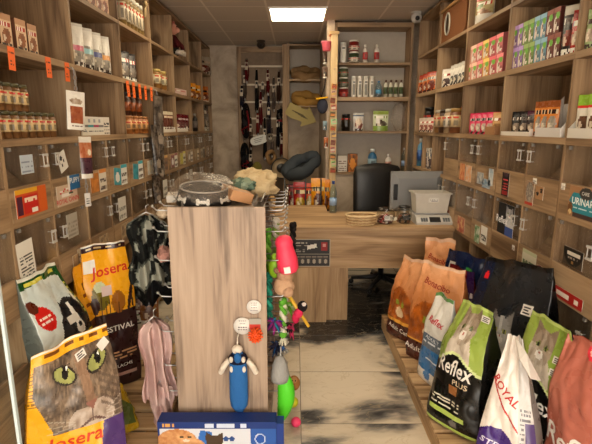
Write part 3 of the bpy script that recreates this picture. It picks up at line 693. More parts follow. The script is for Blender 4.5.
def bottle(r, hh, body, label, cap, neck=.5):
    b = B(); g, l = tuple(lin(body)), tuple(lin(label))
    b.lathe([(r*.9,0),(r,.02*hh),(r,.2*hh),(r*1.01,.2*hh),(r*1.01,.58*hh),(r,.58*hh),(r,.66*hh),(r*.8,.76*hh),(r*.4,.83*hh),(r*.38,.86*hh)], 14, cols=[g,g,g,l,g,g,g,g,g])
    b.box(-r*.4, r*.4, -r*1.05, -r*.9, .26*hh, .5*hh, tuple(v*.4 for v in l))
    q = B(); q.lathe([(r*neck,.855*hh),(r*neck,.97*hh),(r*neck*.85,hh)], 12, tuple(lin(cap)))
    return [('', b, PLASTIC), ('cap', q, PLASTIC)]
def tube(r, hh, body, label, cap):
    b = B(); g, l = tuple(lin(body)), tuple(lin(label))
    b.lathe([(r*.97,0),(r,.02*hh),(r,.18*hh),(r,.80*hh),(r,.83*hh)], 14, cols=[g,g,g,g])
    b.box(-r*.5, r*.5, -r*1.03, -r*.8, .12*hh, .62*hh, l); b.box(-r*.5, r*.5, -r*1.03, -r*.8, .67*hh, .76*hh, tuple(lin((.4,.4,.38))))
    q = B(); q.lathe([(r*.96,.835*hh),(r*.96,.985*hh),(r*.9,hh)], 14, tuple(lin(cap)))
    return [('', b, PLASTIC), ('cap', q, PLASTIC)]
class Proto:
    """a kind built once; later ones are copies that share its meshes"""
    def __init__(self, name, cat, parts):
        self.name, self.cat = name, cat
        self.parts = [(n, b.mesh(n or name), m) for n, b, m in parts]
    def put(self, loc, rotz, label, group=None, rot=None):
        n, me, m = self.parts[0]
        o = obj(self.name, me, m, None, loc, rotz, None, rot); tag(o, label, self.cat, group)
        for n, me, m in self.parts[1:]: obj(n, me, m, o)
        return o
ZS = {'top': 2.318, 'S1': 1.937, 'S2': 1.55, 'low': 1.192}
def row(side, z, px0, px1, n, ph, name, cat, make, desc, where, group=None, inset=.03, gap=.93, kinds=None, dz=0, depth=None, jit=.0, order='near', wh=None):
    """n things between two photo columns on a side-wall shelf; make(w, d, h, i) builds kind i"""
    X = XL if side == 'L' else XR; zz = (ZS[z] if isinstance(z, str) else z)+dz
    s = 1 if side == 'R' else -1; Xi = X+s*(inset+.012)
    ya, yb = y_on(px0, Xi, zz), y_on(px1, Xi, zz)
    y0, y1 = min(ya, yb), max(ya, yb); w = (y1-y0)/n*gap
    soft = cat in ('pouch','pack','snack bag'); yaw = (.55 if soft else .12 if cat == 'carton' and n < 5 else 0)
    if soft: w *= 1.12
    hh = wh if wh else ph*dist((y0+y1)/2, zz)/FPX
    w = min(w, hh*{'jar':.68,'bottle':.42,'pouch':.80,'pack':.75,'canister':.7}.get(cat, 9))
    d = depth or min(.09, w*.8); protos = {}
    for i in range(n):
        k = kinds[i % len(kinds)] if kinds else 0
        if k not in protos: protos[k] = Proto(name, cat, make(w, d, hh, k))
        yc = y0+(y1-y0)*(i+.5)/n
        rz = PI/2-yaw if side == 'L' else -PI/2+yaw
        dd = desc[k] if isinstance(desc, (list, tuple)) else desc
        o_ = '' if n == 1 else ', %s of %d' % (ORD[i], n) if False else ('' if n == 1 else ', %s from the entrance' % ORD[i])
        protos[k].put((X+s*(inset+random.uniform(0, jit)), yc, zz), rz+random.uniform(-1, 1)*jit*3, dd+o_+', '+where, group or None)
    return hh
tn = lambda c: tuple(c)
# ---------------- left wall, top cells
g1 = lambda w,d,h_,k: carton(w,d,h_,pack((.74,.56,.42),(.80,.74,.66),(.6,.3,.2),None,k+3),(.55,.42,.3))
row('L','top',80,107,4,26,'treat_carton','carton',g1,'tan treat carton','on the highest left-wall shelf','cartons on the highest left-wall shelf')
row('L','top',118.5,140,6,29,'slim_jar','jar',lambda w,d,h_,k: jar(w*.46,h_,(.52,.42,.24),(.78,.72,.62),(.80,.78,.72),(.15,.7)),'slim jar with pale lid','row on the top left-wall shelf','slim jars on the top shelf',gap=.98)
# giraffe toy
def stuffed(name, cat, label, loc, blobs, limbs, mat=CLOTH, rotz=0, extra=None):
    b = B()
    for c, r, col in blobs: b.ball(c, r, 14, tuple(lin(col)))
    for pts, r, col in limbs: b.tube(pts, r, 8, tuple(lin(col)))
    t = obj(name, b, mat, None, loc, rotz); tag(t, label, cat)
    for n_, bb in (extra or []): obj(n_, bb, mat, t)
    return t
def dots(pos, r, col, nm='eye'):
    out = []
    for p in pos: q = B(); q.ball(p, r, 8, tuple(lin(col))); out.append((nm, q))
    return out
yy = y_on(152.5, XL, 2.32); G_ = (.80,.70,.52)
stuffed('giraffe_toy', 'toy', 'pale standing giraffe toy alone in a top left-wall cell', (XL-.05, yy, 2.318),
    [((0,0,.13),(.035,.055,.04),G_), ((0,-.075,.275),(.02,.038,.024),G_)],
    [([(0,-.04,.14),(0,-.055,.2),(0,-.06,.27)],[.022,.016,.015],G_)]+[([(a,b_,.12),(a,b_,0)],.011,G_) for a in (-.02,.02) for b_ in (-.035,.035)]+[([(a,-.06,.29),(a,-.055,.32)],.005,(.4,.3,.2)) for a in (-.01,.01)],
    CLOTH, .4, dots([(-.018,-.095,.285),(.018,-.095,.285)],.006,(.05,.04,.04)))
yy = y_on(179, XL, 2.32)
stuffed('plush_pig', 'toy', 'plush pig in dark red jacket sitting in a top left-wall cell', (XL-.05, yy, 2.318),
    [((0,0,.13),(.06,.075,.085),(.28,.08,.09)),((0,0,.27),(.055,.06,.055),(.80,.56,.48)),((.05,0,.26),(.02,.03,.025),(.86,.62,.55)),((0,0,.05),(.065,.08,.05),(.12,.12,.10)),((0,.05,.33),(.012,.022,.03),(.8,.5,.45)),((0,-.05,.33),(.012,.022,.03),(.8,.5,.45))],
    [([(.02,.06,.17),(.06,.10,.12),(.07,.11,.08)],.022,(.28,.08,.09)),([(.02,-.06,.17),(.06,-.10,.12),(.07,-.11,.08)],.022,(.28,.08,.09)),([(.03,.04,.04),(.11,.05,.03)],.026,(.75,.7,.65)),([(.03,-.04,.04),(.11,-.05,.03)],.026,(.75,.7,.65))],
    CLOTH, 0, dots([(.048,.022,.29),(.048,-.022,.29)],.007,(.03,.03,.03)))
row('L','top',203,211,2,17,'snack_bag','snack bag',lambda w,d,h_,k: pouch(w,d,h_,pack((.45,.25,.2) if k else (.72,.66,.58),(.8,.7,.6),(.5,.2,.15),None,k),(.4,.3,.25)),['pale snack bag','brown snack bag'],'end top cell of the left wall',kinds=[0,1])
# ---------------- left wall, thick shelf
row('L','S1',-2,40,3,30,'chew_carton','carton',lambda w,d,h_,k: carton(w*.95,.09,h_,pack((.82,.70,.56),(.66,.22,.16),(.66,.40,.24),(.70,.52,.38),k+2),(.42,.27,.20)),'red-topped brown chew carton','thick shelf above the orange tags','chew cartons on the thick left-wall shelf',jit=.02,inset=.02,gap=.66)
wp = [(.72,.30,.40),(.55,.72,.74),(.28,.30,.50),(.84,.58,.30)]
row('L','S1',71,108,4,40,'white_pouch','pouch',lambda w,d,h_,k: pouch(w,.08,h_,lambda U,V: put(put(pack((.86,.84,.80),None,(.72,.68,.62),None,k)(U,V), rect(U,V,.08,.92,.40,.50), wp[k]), V>.93, (.8,.78,.74)),(.78,.76,.72)),['white pouch with a pink stripe','white pouch with a teal stripe','white pouch with a navy stripe','white pouch with an orange stripe'],'on the thick left-wall shelf',None,gap=1.0,kinds=[0,1,2,3])
row('L','S1',121,134,2,28,'dark_treat_bag','pouch',lambda w,d,h_,k: pouch(w,.07,h_,pack((.14,.10,.10),(.70,.12,.10),(.6,.55,.5),None,3+k),(.10,.08,.08)),'black and red treat bag','on the thick left-wall shelf','black and red treat bags')
row('L','S1',152,163,2,18,'treat_jar','jar',lambda w,d,h_,k: jar(w*.45,h_,(.55,.38,.18),(.80,.74,.60),(.72,.62,.35)),'amber treat jar with gold lid','below the giraffe toy','two amber jars below the giraffe')
row('L','S1',175,184,1,6,'snack_box','carton',lambda w,d,h_,k: carton(w,.08,h_,pack((.86,.74,.70),(.75,.3,.3),None,None,k),(.8,.7,.66)),'flat pale pink snack box','below the plush pig')
row('L','S1',190,200,2,15,'orange_pouch','pouch',lambda w,d,h_,k: pouch(w,.06,h_,pack((.86,.55,.12),(.85,.8,.7),(.6,.3,.1),None,k),(.75,.45,.1)),'orange treat pouch','thick shelf near the back left','orange pouches near the back')
row('L','S1',203,211,2,15,'amber_pouch','pouch',lambda w,d,h_,k: pouch(w,.06,h_,pack((.72,.40,.14),(.85,.75,.6),(.5,.2,.1),None,k+5),(.6,.33,.1)),'amber treat pouch','end cell of the thick left-wall shelf','amber pouches in the end cell')
# ---------------- left wall, shelf above the bins
jb = lambda w,d,h_,k: jar(w*.49,h_,(.42,.28,.15),(.76,.66,.48),(.28,.26,.15))
hj = row('L','S2',-22,51.5,9,28,'treat_jar','jar',jb,'brown treat jar, lower layer','shelf under the orange tags','stacked brown treat jars, lower layer',gap=.97,wh=.118)
row('L','S2',-30,24,6,28,'treat_jar','jar',jb,'brown treat jar, stacked on top','shelf under the orange tags','stacked brown treat jars, upper layer',gap=.97,dz=.1185,wh=.118)
cs = [(.42,.40,.40),(.25,.55,.58),(.66,.20,.34),(.45,.43,.42)]
row('L','S2',81,102,4,18,'dental_carton','carton',lambda w,d,h_,k: carton(w,.1,h_,lambda U,V: put(put(lines(base(U,(.86,.84,.80)),U,V,.1,.9,.1,.32,2,(.4,.4,.4),k),rect(U,V,0,1,.42,.56),cs[k]),rect(U,V,.2,.5,.66,.86),(.6,.6,.62)),(.82,.80,.76)),['white carton with a grey band','white carton with a teal band','white carton with a magenta band','white carton with a charcoal band'],'in a line above the bins',None,kinds=[0,1,2,3])
row('L','S2',103,108,1,17,'plain_carton','carton',lambda w,d,h_,k: carton(w,.1,h_,sheet((.84,.81,.76)),(.8,.77,.72)),'plain white carton after the banded cartons','above the left-wall bins')
hh = row('L','S2',123.5,144,4,17,'treat_jar','jar',lambda w,d,h_,k: jar(w*.49,h_,(.60,.36,.16),(.80,.60,.38),(.62,.42,.24)),'amber jar with tan label','lower row behind the four small tags','amber jars behind the small tags')
row('L','S2',122,139,3,22,'sauce_bottle','bottle',lambda w,d,h_,k: bottle(w*.48,h_,(.26,.13,.07),(.55,.28,.12),(.10,.08,.07)),'dark sauce bottle','standing on the amber jars','dark bottles standing on amber jars',dz=hh)
row('L','S2',163,174,4,17,'chew_stick_pack','pack',lambda w,d,h_,k: pouch(w,.05,h_,pack((.36,.20,.16),(.8,.7,.6),None,(.75,.7,.6),k),(.3,.2,.15)),'brown chew stick pack','on the white tray near the clip strip','brown chew packs on the tray',dz=.03)
def tray(w,d,h_,k):
    b = B(); c = tuple(lin((.84,.81,.77))); t=.003
    b.box(-w/2,w/2,0,d,0,t,c); b.box(-w/2,w/2,0,t,t,h_*.6,c); b.box(-w/2,w/2,d-t,d,t,h_,c); b.box(-w/2,-w/2+t,t,d-t,t,h_,c); b.box(w/2-t,w/2,t,d-t,t,h_,c)
    return [('',b,INK)]
row('L','S2',162.5,175,1,5,'display_tray','tray',tray,'white card tray of chew packs','left-wall shelf behind the clip strip',None,depth=.1,inset=.005)
row('L','S2',177,187,3,15,'berry_pouch','pouch',lambda w,d,h_,k: pouch(w,.05,h_,pack((.34,.07,.10),(.7,.6,.6),(.5,.3,.3),None,k),(.3,.06,.1)),'dark red pouch','left-wall shelf below the flat pink box','dark red pouches',dz=.02)
row('L','S2',176.5,187.5,1,5,'display_tray','tray',tray,'white card tray of dark red pouches','left-wall shelf towards the back',None,depth=.1,inset=.005)
row('L','S2',191.5,197,1,17,'dark_bottle','bottle',lambda w,d,h_,k: bottle(w*.35,h_,(.10,.08,.09),(.4,.36,.34),(.6,.58,.55)),'dark bottle alone in a cell','left-wall shelf near the back')
row('L','S2',204,210,1,26,'hanging_lead_pack','lead pack',lambda w,d,h_,k: pouch(w,.05,h_,pack((.13,.11,.11),(.5,.2,.2),(.6,.55,.5),None,k),(.1,.1,.1)),'dark upright lead pack','in the end cell above the bins')
# ---------------- orange price tags hanging from the thick left-wall shelf
ORANGE = (.93,.42,.16)
tagb = B(); tw, th = .042, .092
tagb.box(-tw/2, tw/2, -.001, 0, -th, 0, tuple(lin(ORANGE)))
def tagp(U, V):
    C = base(U, ORANGE); lines(C, U, V, .18, .85, .62, .82, 2, (.40,.16,.05), 4, .4, .2); lines(C, U, V, .2, .8, .2, .5, 2, (.45,.18,.06), 9, .35, .35); return C
tagb.face_grid(tw, th, -.0014, tagp, 8, 14, None, None, -th)
TAGP = Proto('price_tag', 'price tag', [('', tagb, INK)])
for i, (px, where) in enumerate([(10,'below the first chew carton'),(47,'below the end of the chew cartons'),(66,'beside the clip strip chain'),(126.5,'first of the small four'),(132.5,'second of the small four'),(138.5,'third of the small four'),(144.5,'fourth of the small four'),(150.5,'last, nearest the dark clip strip'.replace('nearest','beside'))]):
    s = 1.0 if i < 3 else 1.15
    o = TAGP.put((XL+.006, y_on(px, XL, 1.9), 1.934 if i < 3 else 1.925), PI/2, 'orange price tag on the thick left-wall shelf, '+where, 'orange price tags on the shelf edge', (random.uniform(-.05,.05), random.uniform(-.06,.06), PI/2))
    o.scale = (s*1.15, 1, s*1.05)
# ---------------- clip strips with hanging packs on the left wall
def chain(px, z0, z1, label, name='clip_strip'):
    y = y_on(px, XL+.03, (z0+z1)/2); b = B(); n = int((z0-z1)/.022)
    for i in range(n):
        z = z0-(i+.5)*(z0-z1)/n; pts = [(.008*math.cos(a)*(1 if i % 2 else .0)+0, .008*math.cos(a)*(0 if i % 2 else 1), .013*math.sin(a)) for a in [2*PI*k/8 for k in range(8)]]
        b.tube([Vector(p)+Vector((0,0,z-z1)) for p in pts], .0022, 5, (.25,.24,.24), None, True)
    b.tube([(-.035,0,z0-z1),(-.01,0,z0-z1+.012),(0,0,z0-z1-.004)], .003, 6, (.3,.3,.3))
    o = obj(name, b, PLASTIC, None, (XL+.035, y, z1)); return tag(o, label, 'clip strip')
def hang(px, ztop, w, hh, paint, side, label, name='hanging_pack', d=.03, X=XL+.06, rotz=1.15, tilt=0, cat='treat pack', group=None, back=(.6,.6,.6)):
    pr = Proto(name, cat, pouch(w, d, hh, paint, side, 20, 36))
    y = y_on(px, X, ztop-hh/2)
    o = pr.put((X, y, ztop-hh), rotz, label, group, (0, tilt, rotz)); return o
def meatpack(U, V):
    C = base(U, (.86,.84,.80)); put(C, rect(U, V, .15, .85, .18, .62), mixc((.50,.22,.14), (.66,.40,.26), vn(U, V, 7, 9, 3))); put(C, ell(U, V, .5, .74, .35, .08), mixc((.45,.35,.25),(.8,.75,.7),vn(U,V,8,8,5))); lines(C, U, V, .2, .8, .05, .12, 2, (.4,.3,.3), 3); return C
def wrapchew(U, V):
    C = base(U, (.82,.79,.74)); put(C, (V > .5) & (V < .85), mixc((.60,.28,.16),(.75,.55,.4),vn(U,V,8,8,4))); put(C, (V > .12) & (V < .5), mixc((.35,.20,.24),(.20,.12,.16),vn(U,V,6,9,4))); put(C, ell(U, V, .75, .62, .16, .07), (.85,.8,.7)); return C
chain(74, 1.90, 1.79, 'dark chain clip strip above the white meat-chew pack')
hang(76, 1.785, .105, .20, meatpack, (.8,.78,.74), 'white hanging pack showing brown meat chews', rotz=1.0, tilt=.08)
chain(86.5, 1.575, 1.555, 'short chain link under the white meat-chew pack')
hang(87, 1.548, .075, .23, wrapchew, (.7,.66,.6), 'hanging pack of dark red wrapped chews', rotz=1.0, tilt=.03)
chain(86, 1.31, 1.18, 'dark chain holding a small white card tag')
def cardtag(U, V):
    C = base(U, (.80,.78,.76)); lines(C, U, V, .2, .8, .2, .7, 3, (.3,.3,.3), 3); return C
hang(88, 1.24, .035, .075, cardtag, (.8,.8,.8), 'small white card tag at the chain end', 'card_tag', .004, rotz=1.0, cat='tag')
chain(156, 1.90, 1.83, 'dark chain above the long grey film pack')
def greyfilm(k):
    def f(U, V):
        C = mixc((.15,.125,.11), (.50,.45,.40), np.clip(vn(U, V, 4, 9, k, 3)*1.5-.3, 0, 1)); put(C, ell(U, V, .5, .2, .3, .1), (.55,.5,.45)); return C
    return f
for i, (z, px, hh, w) in enumerate([(1.85,160,.44,.10),(1.62,158.5,.40,.075),(1.42,161.5,.26,.10),(1.20,159,.24,.08)]):
    hang(px, z, w, hh, greyfilm(i), (.2,.18,.18), 'crinkled dark grey pack on the back clip strip, %s from the top' % ORD[i], 'film_pack', .05, XL+.09-.012*i, 1.0, .03*(-1)**i, 'treat pack')
# ---------------- right wall, top cells
row('R','top',474,491,1,27,'snack_pouch','pouch',lambda w,d,h_,k: pouch(w,.08,h_,lambda U,V: put(put(pack((.66,.60,.42),(.7,.25,.2),(.75,.55,.4),(.75,.35,.28),4)(U,V),V<.3,(.80,.78,.74)),ell(U,V,.3,.6,.2,.1),(.4,.5,.25)),(.7,.68,.62)),'colourful standing pouch alone in a cell','right-wall shelf beside the cat house',inset=.02)
# cat house
def cathouse():
    ya, yb = y_on(437, XR, 2.32), y_on(466, XR, 2.32); w = ya-yb
    t = thing('cat_house', 'brown cat house with a round entrance on the top right-wall shelf', 'cat house', (XR+.02, (ya+yb)/2+.03, 2.3185), -PI/2)
    ww = w*.88/2; d = .30; hh = .26; br = tuple(lin((.44,.28,.17))); r = .075; cz = .145; hx = -.12
    # body: open box; the far end wall carries the round hole towards the photographer
    b = B()
    n = 28; pts = []
    for k in range(n):
        a = 2*PI*k/n; pts.append((math.cos(a), math.sin(a)))
    # front wall (local -y) with round hole
    outer = []
    for c_, s_ in pts:
        m = max(abs(c_)/ww, abs(s_)/(hh/2)); outer.append((c_/m, s_/m))
    vs = [(-.0+o[0], 0, hh/2+o[1]) for o in outer]+[(hx+p[0]*r*.85, 0, cz+p[1]*r*1.15) for p in pts]
    b.add(vs, [(k, (k+1) % n, n+(k+1) % n, n+k) for k in range(n)], br)
    b.box(-ww, -ww+.012, .001, d, 0, hh, br); b.box(ww-.012, ww, .001, d, 0, hh, br); b.box(-ww+.012, ww-.012, d-.012, d, 0, hh, br); b.box(-ww+.012, ww-.012, .001, d-.012, 0, .012, br)
    obj('body', b, CLOTH, t)
    obj('roof', B().box(-ww-.015, ww+.015, -.02, d+.005, hh, hh+.028, tuple(lin((.62,.47,.30))), None, .012), CLOTH, t)
    obj('entrance_rim', B().tube([(hx+p[0]*r*.85, -.004, cz+p[1]*r*1.15) for p in pts], .007, 8, tuple(lin((.75,.72,.66))), None, True), PLASTIC, t)
    return t
cathouse()
# ---------------- right wall, thick shelf
row('R','S1',436.5,450,2,18,'photo_pouch','pouch',lambda w,d,h_,k: pouch(w,.06,h_,pack((.84,.81,.77),(.55,.18,.16),(.3,.2,.2),None,k),(.8,.78,.74)),'white pouch with dark picture','right-wall thick shelf below the cat house','white photo pouches below the cat house',order='far')
row('R','S1',451,467,4,21,'white_snack_pouch','pouch',lambda w,d,h_,k: pouch(w,.06,h_,pack((.80,.78,.74),None,(.32,.30,.28),(.7,.68,.64),k),(.75,.74,.7)),'white and grey snack pouch','right-wall shelf below the cat house','grey and white pouches below the cat house',jit=.01)
pk = [(.72,.20,.26),(.86,.55,.18),(.84,.42,.20),(.82,.46,.42)]
def treatbox(cols_, sk):
    def mk(w,d,h_,k):
        c = cols_[k]
        def f(U, V):
            C = base(U, c); put(C, V > .80, tuple(min(1, v*1.15+.1) for v in c)); put(C, ell(U, V, .62, .70, .30, .13), (.45,.72,.25)); put(C, ell(U, V, .35, .36, .2, .30), (.88,.84,.80)); put(C, ell(U, V, .42, .46, .1, .12), (.55,.42,.32)); put(C, rect(U, V, .6, .95, .1, .4), tuple(v*.8 for v in c)); lines(C, U, V, .62, .92, .14, .36, 3, (.92,.9,.85), sk+k); return C
        return carton(w,d,h_,f,tuple(v*.75 for v in c))
    return mk
def layers(px0, px1, n, kinds, colz, names, where, grp, hpx, sk):
    ya, yb = y_on(px0, XR, 1.94), y_on(px1, XR, 1.94); hh = .125
    for lay, nm in ((0,'lower layer'),(1,'upper layer')):
        row('R','S1',px0,px1,n,hpx,'treat_carton','carton',treatbox(colz, sk),['%s treat carton, %s' % (q, nm) for q in names],where,grp+', '+nm,kinds=kinds,dz=lay*(hh+.0006),wh=hh,gap=.95,depth=.09)
layers(466.5,504,6,[1,0,2,1,3,3],[(.74,.32,.35),(.80,.44,.45),(.87,.66,.34),(.86,.62,.55)],['red','crimson','orange','pink'],'right-wall cell of warm cartons','warm coloured treat cartons',20,1)
layers(508.5,561,9,[3,3,2,2,1,1,0,0,4],[(.58,.46,.68),(.46,.56,.30),(.42,.58,.66),(.42,.20,.16),(.72,.22,.26)],['purple','green','blue','brown','red'],'right-wall cell of cool cartons','cool coloured treat cartons',30,2)
row('R','S1',563,572,1,48,'black_treat_pack','pouch',lambda w,d,h_,k: pouch(w,.06,h_,pack((.12,.10,.10),(.85,.82,.76),(.55,.2,.14),(.7,.68,.62),4),(.1,.09,.09)),'tall black treat pack','right-wall thick shelf beside the cool cartons',inset=-.0+.012)
row('R','S1',572,581,1,42,'red_treat_pack','pouch',lambda w,d,h_,k: pouch(w,.06,h_,pack((.66,.14,.10),(.30,.36,.5),(.85,.75,.65),(.55,.1,.1),4),(.5,.1,.09)),'tall red treat pack','right-wall thick shelf beside a black one',inset=.012)
row('R','S1',586,604,2,40,'green_white_pack','pouch',lambda w,d,h_,k: pouch(w,.07,h_,pack((.55,.62,.42),(.82,.8,.74),(.82,.72,.62),None,4),(.5,.55,.4)),'green and white pack','right-wall thick shelf at its entrance end','green and white packs',inset=.012)
row('R','S1',420,433,3,19,'orange_white_pack','pack',lambda w,d,h_,k: pouch(w,.05,h_,pack((.82,.46,.24),(.84,.80,.74),(.55,.2,.14),(.7,.25,.18),k+2),(.75,.5,.35)),'orange and white snack pack','corner cell of the right-wall thick shelf','orange and white packs in the corner',jit=.015)
# ---------------- right wall, shelf above the bins
row('R','S2',424,438,1,24,'dark_canister','canister',lambda w,d,h_,k: jar(min(w*.35,.06),h_,(.07,.07,.07),(.12,.11,.11),(.04,.04,.04)),'dark round canister','right-wall corner cell behind red packs',inset=.09)
row('R','S2',420,433,3,14,'red_white_pack','pack',lambda w,d,h_,k: pouch(w,.05,h_,pack((.82,.74,.68),(.74,.16,.18),(.7,.4,.35),None,k),(.75,.65,.6)),'red and white treat pack','right-wall corner cell above the bottles','red and white packs in the corner',inset=.02)
row('R','S2',439.5,461,4,23,'chew_jar','jar',lambda w,d,h_,k: jar(w*.46,h_,[(.42,.24,.12),(.62,.52,.40),(.24,.15,.10),(.55,.40,.24)][k],[(.75,.66,.50),(.80,.76,.70),(.66,.55,.40),(.72,.62,.5)][k],[(.55,.42,.2),(.75,.72,.66),(.2,.15,.12),(.6,.56,.5)][k]),['brown chew jar with gold lid','pale chew jar','dark chew jar','tan chew jar with grey lid'],'right wall below the grey pouches',None,kinds=[0,1,2,3])
row('R','S2',463,478,2,26,'red_top_bag','pouch',lambda w,d,h_,k: pouch(w,.06,h_,pack((.50,.42,.30),(.80,.7,.6),(.4,.5,.25),(.72,.16,.20),k),(.45,.4,.3)),'clear red-headed treat bag','right wall behind the pink packs','red-header treat bags',inset=.12)
row('R','S2',471,494,4,21,'pink_pouch','pouch',lambda w,d,h_,k: pouch(w,.05,h_,pack((.82,.20,.36),(.9,.85,.84),(.88,.8,.74),None,k),(.7,.15,.3)),'pink treat pouch','leaning on the right wall above tan card','pink treat pouches above the tan card',jit=.01,inset=.03)
row('R','S2',494.5,500.5,1,22,'tan_pouch','pouch',lambda w,d,h_,k: pouch(w,.05,h_,pack((.80,.62,.40),(.6,.3,.2),(.7,.5,.3),None,k),(.7,.5,.3)),'tan treat pouch','right wall at the end of the pink pouches',inset=.03)
row('R','S2',486,496,1,8,'card_box','box',lambda w,d,h_,k: carton(w,.08,h_,solid((.62,.45,.30)),(.58,.42,.28)),'low tan card box','in front of the pink pouches',None,inset=-.05+.052,depth=.02)
row('R','S2',500,533,1,7,'display_tray','tray',lambda w,d,h_,k: tray(w,.2,h_,k),'long white card tray','right-wall shelf under the dark coffee-brown packs',inset=.0,wh=.04)
row('R','S2',514,537,3,23,'dark_pouch','pouch',lambda w,d,h_,k: pouch(w,.05,h_,pack([(.16,.09,.10),(.12,.09,.09),(.09,.09,.11)][k],(.82,.78,.74),(.7,.62,.55),(.3,.12,.2) if k == 0 else None,k+4),(.1,.08,.08)),['plum-black treat pouch','brown-black treat pouch','blue-black treat pouch'],'standing in the long white tray',None,inset=.04,dz=.006,kinds=[0,1,2])
def display(w, d, h_, col, back):
    """open-fronted card display box with sloping sides and a high back"""
    b = B(); c = tuple(lin(col)); t = .003; fz = h_*.22
    b.box(-w/2, w/2, 0, t, 0, fz, c); b.box(-w/2, w/2, d-t, d, 0, h_*back, c); b.box(-w/2+t, w/2-t, t, d-t, 0, t, c)
    for x in (-w/2, w/2-t):
        b.add([(x,t,0),(x,d-t,0),(x,d-t,h_),(x,t,fz),(x+t,t,0),(x+t,d-t,0),(x+t,d-t,h_),(x+t,t,fz)], [(0,3,2,1),(4,5,6,7),(0,1,5,4),(1,2,6,5),(2,3,7,6),(3,0,4,7)], c)
    return b
def disp_on(px0, px1, hh, label, col, items, d=.14):
    ya, yb = y_on(px0, XR, 1.55), y_on(px1, XR, 1.55); w = ya-yb
    o = obj('display_box', display(w*.97, d, hh, col, .8), INK, None, (XR, (ya+yb)/2, 1.55), -PI/2); tag(o, label, 'display box')
disp_on(534, 560, .21, 'white card display box holding orange pouches on the right wall', (.80,.78,.76), 0)
row('R','S2',536,555,3,24,'orange_pouch','pouch',lambda w,d,h_,k: pouch(w,.03,h_,pack((.80,.48,.20),(.84,.74,.6),(.85,.8,.72),(.55,.3,.15),k+1),(.7,.45,.2)),'orange treat pouch','in the white card display box','orange pouches in the display box',inset=.03,dz=.004,wh=.18)
disp_on(566, 618, .20, 'white card display box of green stick packs by the salmon sack', (.82,.80,.76), 0)
row('R','S2',568,612,4,30,'stick_pack','pack',lambda w,d,h_,k: pouch(w,.03,h_,lambda U,V: put(put(pack((.84,.82,.76),None,(.45,.30,.2),None,k)(U,V),V>.72,(.52,.68,.22)),(V>.66)&(V<.72),(.8,.2,.16)),(.6,.7,.4)),'green-topped white stick pack','in the display box','green-topped stick packs',inset=.03,dz=.004,wh=.19,gap=.8)
# corner cell below: bottles on the low shelf
row('R','low',418,424,1,27,'blue_bottle','bottle',lambda w,d,h_,k: bottle(.035,h_,(.30,.50,.62),(.2,.35,.6),(.82,.82,.8)),'blue bottle with white cap','low corner shelf by the monitor',inset=.05)
row('R','low',424,433,2,20,'striped_carton','carton',lambda w,d,h_,k: carton(w,.06,h_,lambda U,V: put(pack((.82,.79,.76),(.3,.4,.55),(.4,.3,.3),None,k)(U,V),(np.sin(U*14+V*8)>.6),(.25,.25,.3)),(.75,.73,.7)),'white striped carton','low corner shelf by the monitor','striped cartons by the monitor',inset=.04)
row('R','low',447,452,1,10,'red_box','carton',lambda w,d,h_,k: carton(w,.06,h_,solid((.55,.08,.09)),(.5,.07,.08)),'small plain red box','in the open right-wall bin cell',inset=.05)
row('R','low',453,458,1,17,'leaning_card','card',lambda w,d,h_,k: pouch(w,.02,h_,sheet((.84,.81,.74)),(.8,.78,.72)),'leaning white card beside the red box','open right-wall cell',inset=.03)

# ================================================================== GREY-BACKED WALL SHELF BEHIND THE TILL
SY = 5.27
def wallshelf():
    x0, x1 = .425, 1.268
    t = thing('wall_shelf', 'grey-backed oak wall shelf behind the black office chair', 'shelf', ((x0+x1)/2, SY, 1.065))
    w = (x1-x0)/2; Z = lambda z: z-1.065
    obj('back_panel', B().box(-w, w, .27, .285, .0, Z(2.70)), GREYP, t, label='plain grey back panel')
    for x in (-w, w-.022): obj('side_panel', B().box(x, x+.022, 0, .27, 0, Z(2.70)), SHELF[2], t)
    for z0, z1 in ((2.655,2.70),(2.265,2.29),(1.885,1.925),(1.53,1.555),(1.067,1.09)):
        obj('shelf', B().box(-w+.022, w-.022, 0, .27, Z(z0), Z(z1)), SHELF[0], t)
wallshelf()
def brow(z, px0, px1, n, ph, name, cat, make, desc, where, group=None, inset=.04, kinds=None, dz=0, gap=.92, wh=None):
    Yf = SY+inset; zz = {'a':2.29,'b':1.925,'c':1.555,'d':1.09}[z]+dz
    xa, xb = x_on(px0, Yf, zz), x_on(px1, Yf, zz); w = (xb-xa)/n*gap; hh = wh or ph*dist(Yf, zz)/FPX; protos = {}
    for i in range(n):
        k = kinds[i] if kinds else 0
        if k not in protos: protos[k] = Proto(name, cat, make(w, min(.08, w*.8), hh, k))
        dd = desc[k] if isinstance(desc, (list, tuple)) else desc
        protos[k].put((xa+(xb-xa)*(i+.5)/n, Yf+(.04 if name not in ('carton',) else 0), zz), 0, dd+('' if n == 1 else ', %s from the post' % ORD[i])+', '+where, group)
    return hh
brow('a',340,347,1,20,'white_canister','canister',lambda w,d,h_,k: tube(w*.48,h_,(.85,.83,.79),(.78,.76,.7),(.84,.82,.78)),'tall white canister','grey wall shelf, top')
hh = brow('a',348.5,360,1,11,'pet_jar','jar',lambda w,d,h_,k: jar(w*.48,h_,(.16,.22,.12),(.82,.78,.72),(.82,.8,.75),(.1,.5)),'white-lidded jar','grey wall shelf, lower of two')
brow('a',348.5,360,1,11,'pet_jar','jar',lambda w,d,h_,k: jar(w*.48,h_,(.45,.09,.08),(.80,.76,.70),(.84,.82,.77),(.1,.5)),'red jar','grey wall shelf, on another jar',dz=hh)
for a, b_, q in ((362.5,368.5,'beside the stacked jars'),(374,380,'alone in the middle of the top row')):
    brow('a',a,b_,1,18,'shampoo_bottle','bottle',lambda w,d,h_,k: bottle(w*.48,h_,(.84,.80,.76),(.70,.22,.2),(.85,.82,.78)),'white and red shampoo bottle',q)
z_ = 0
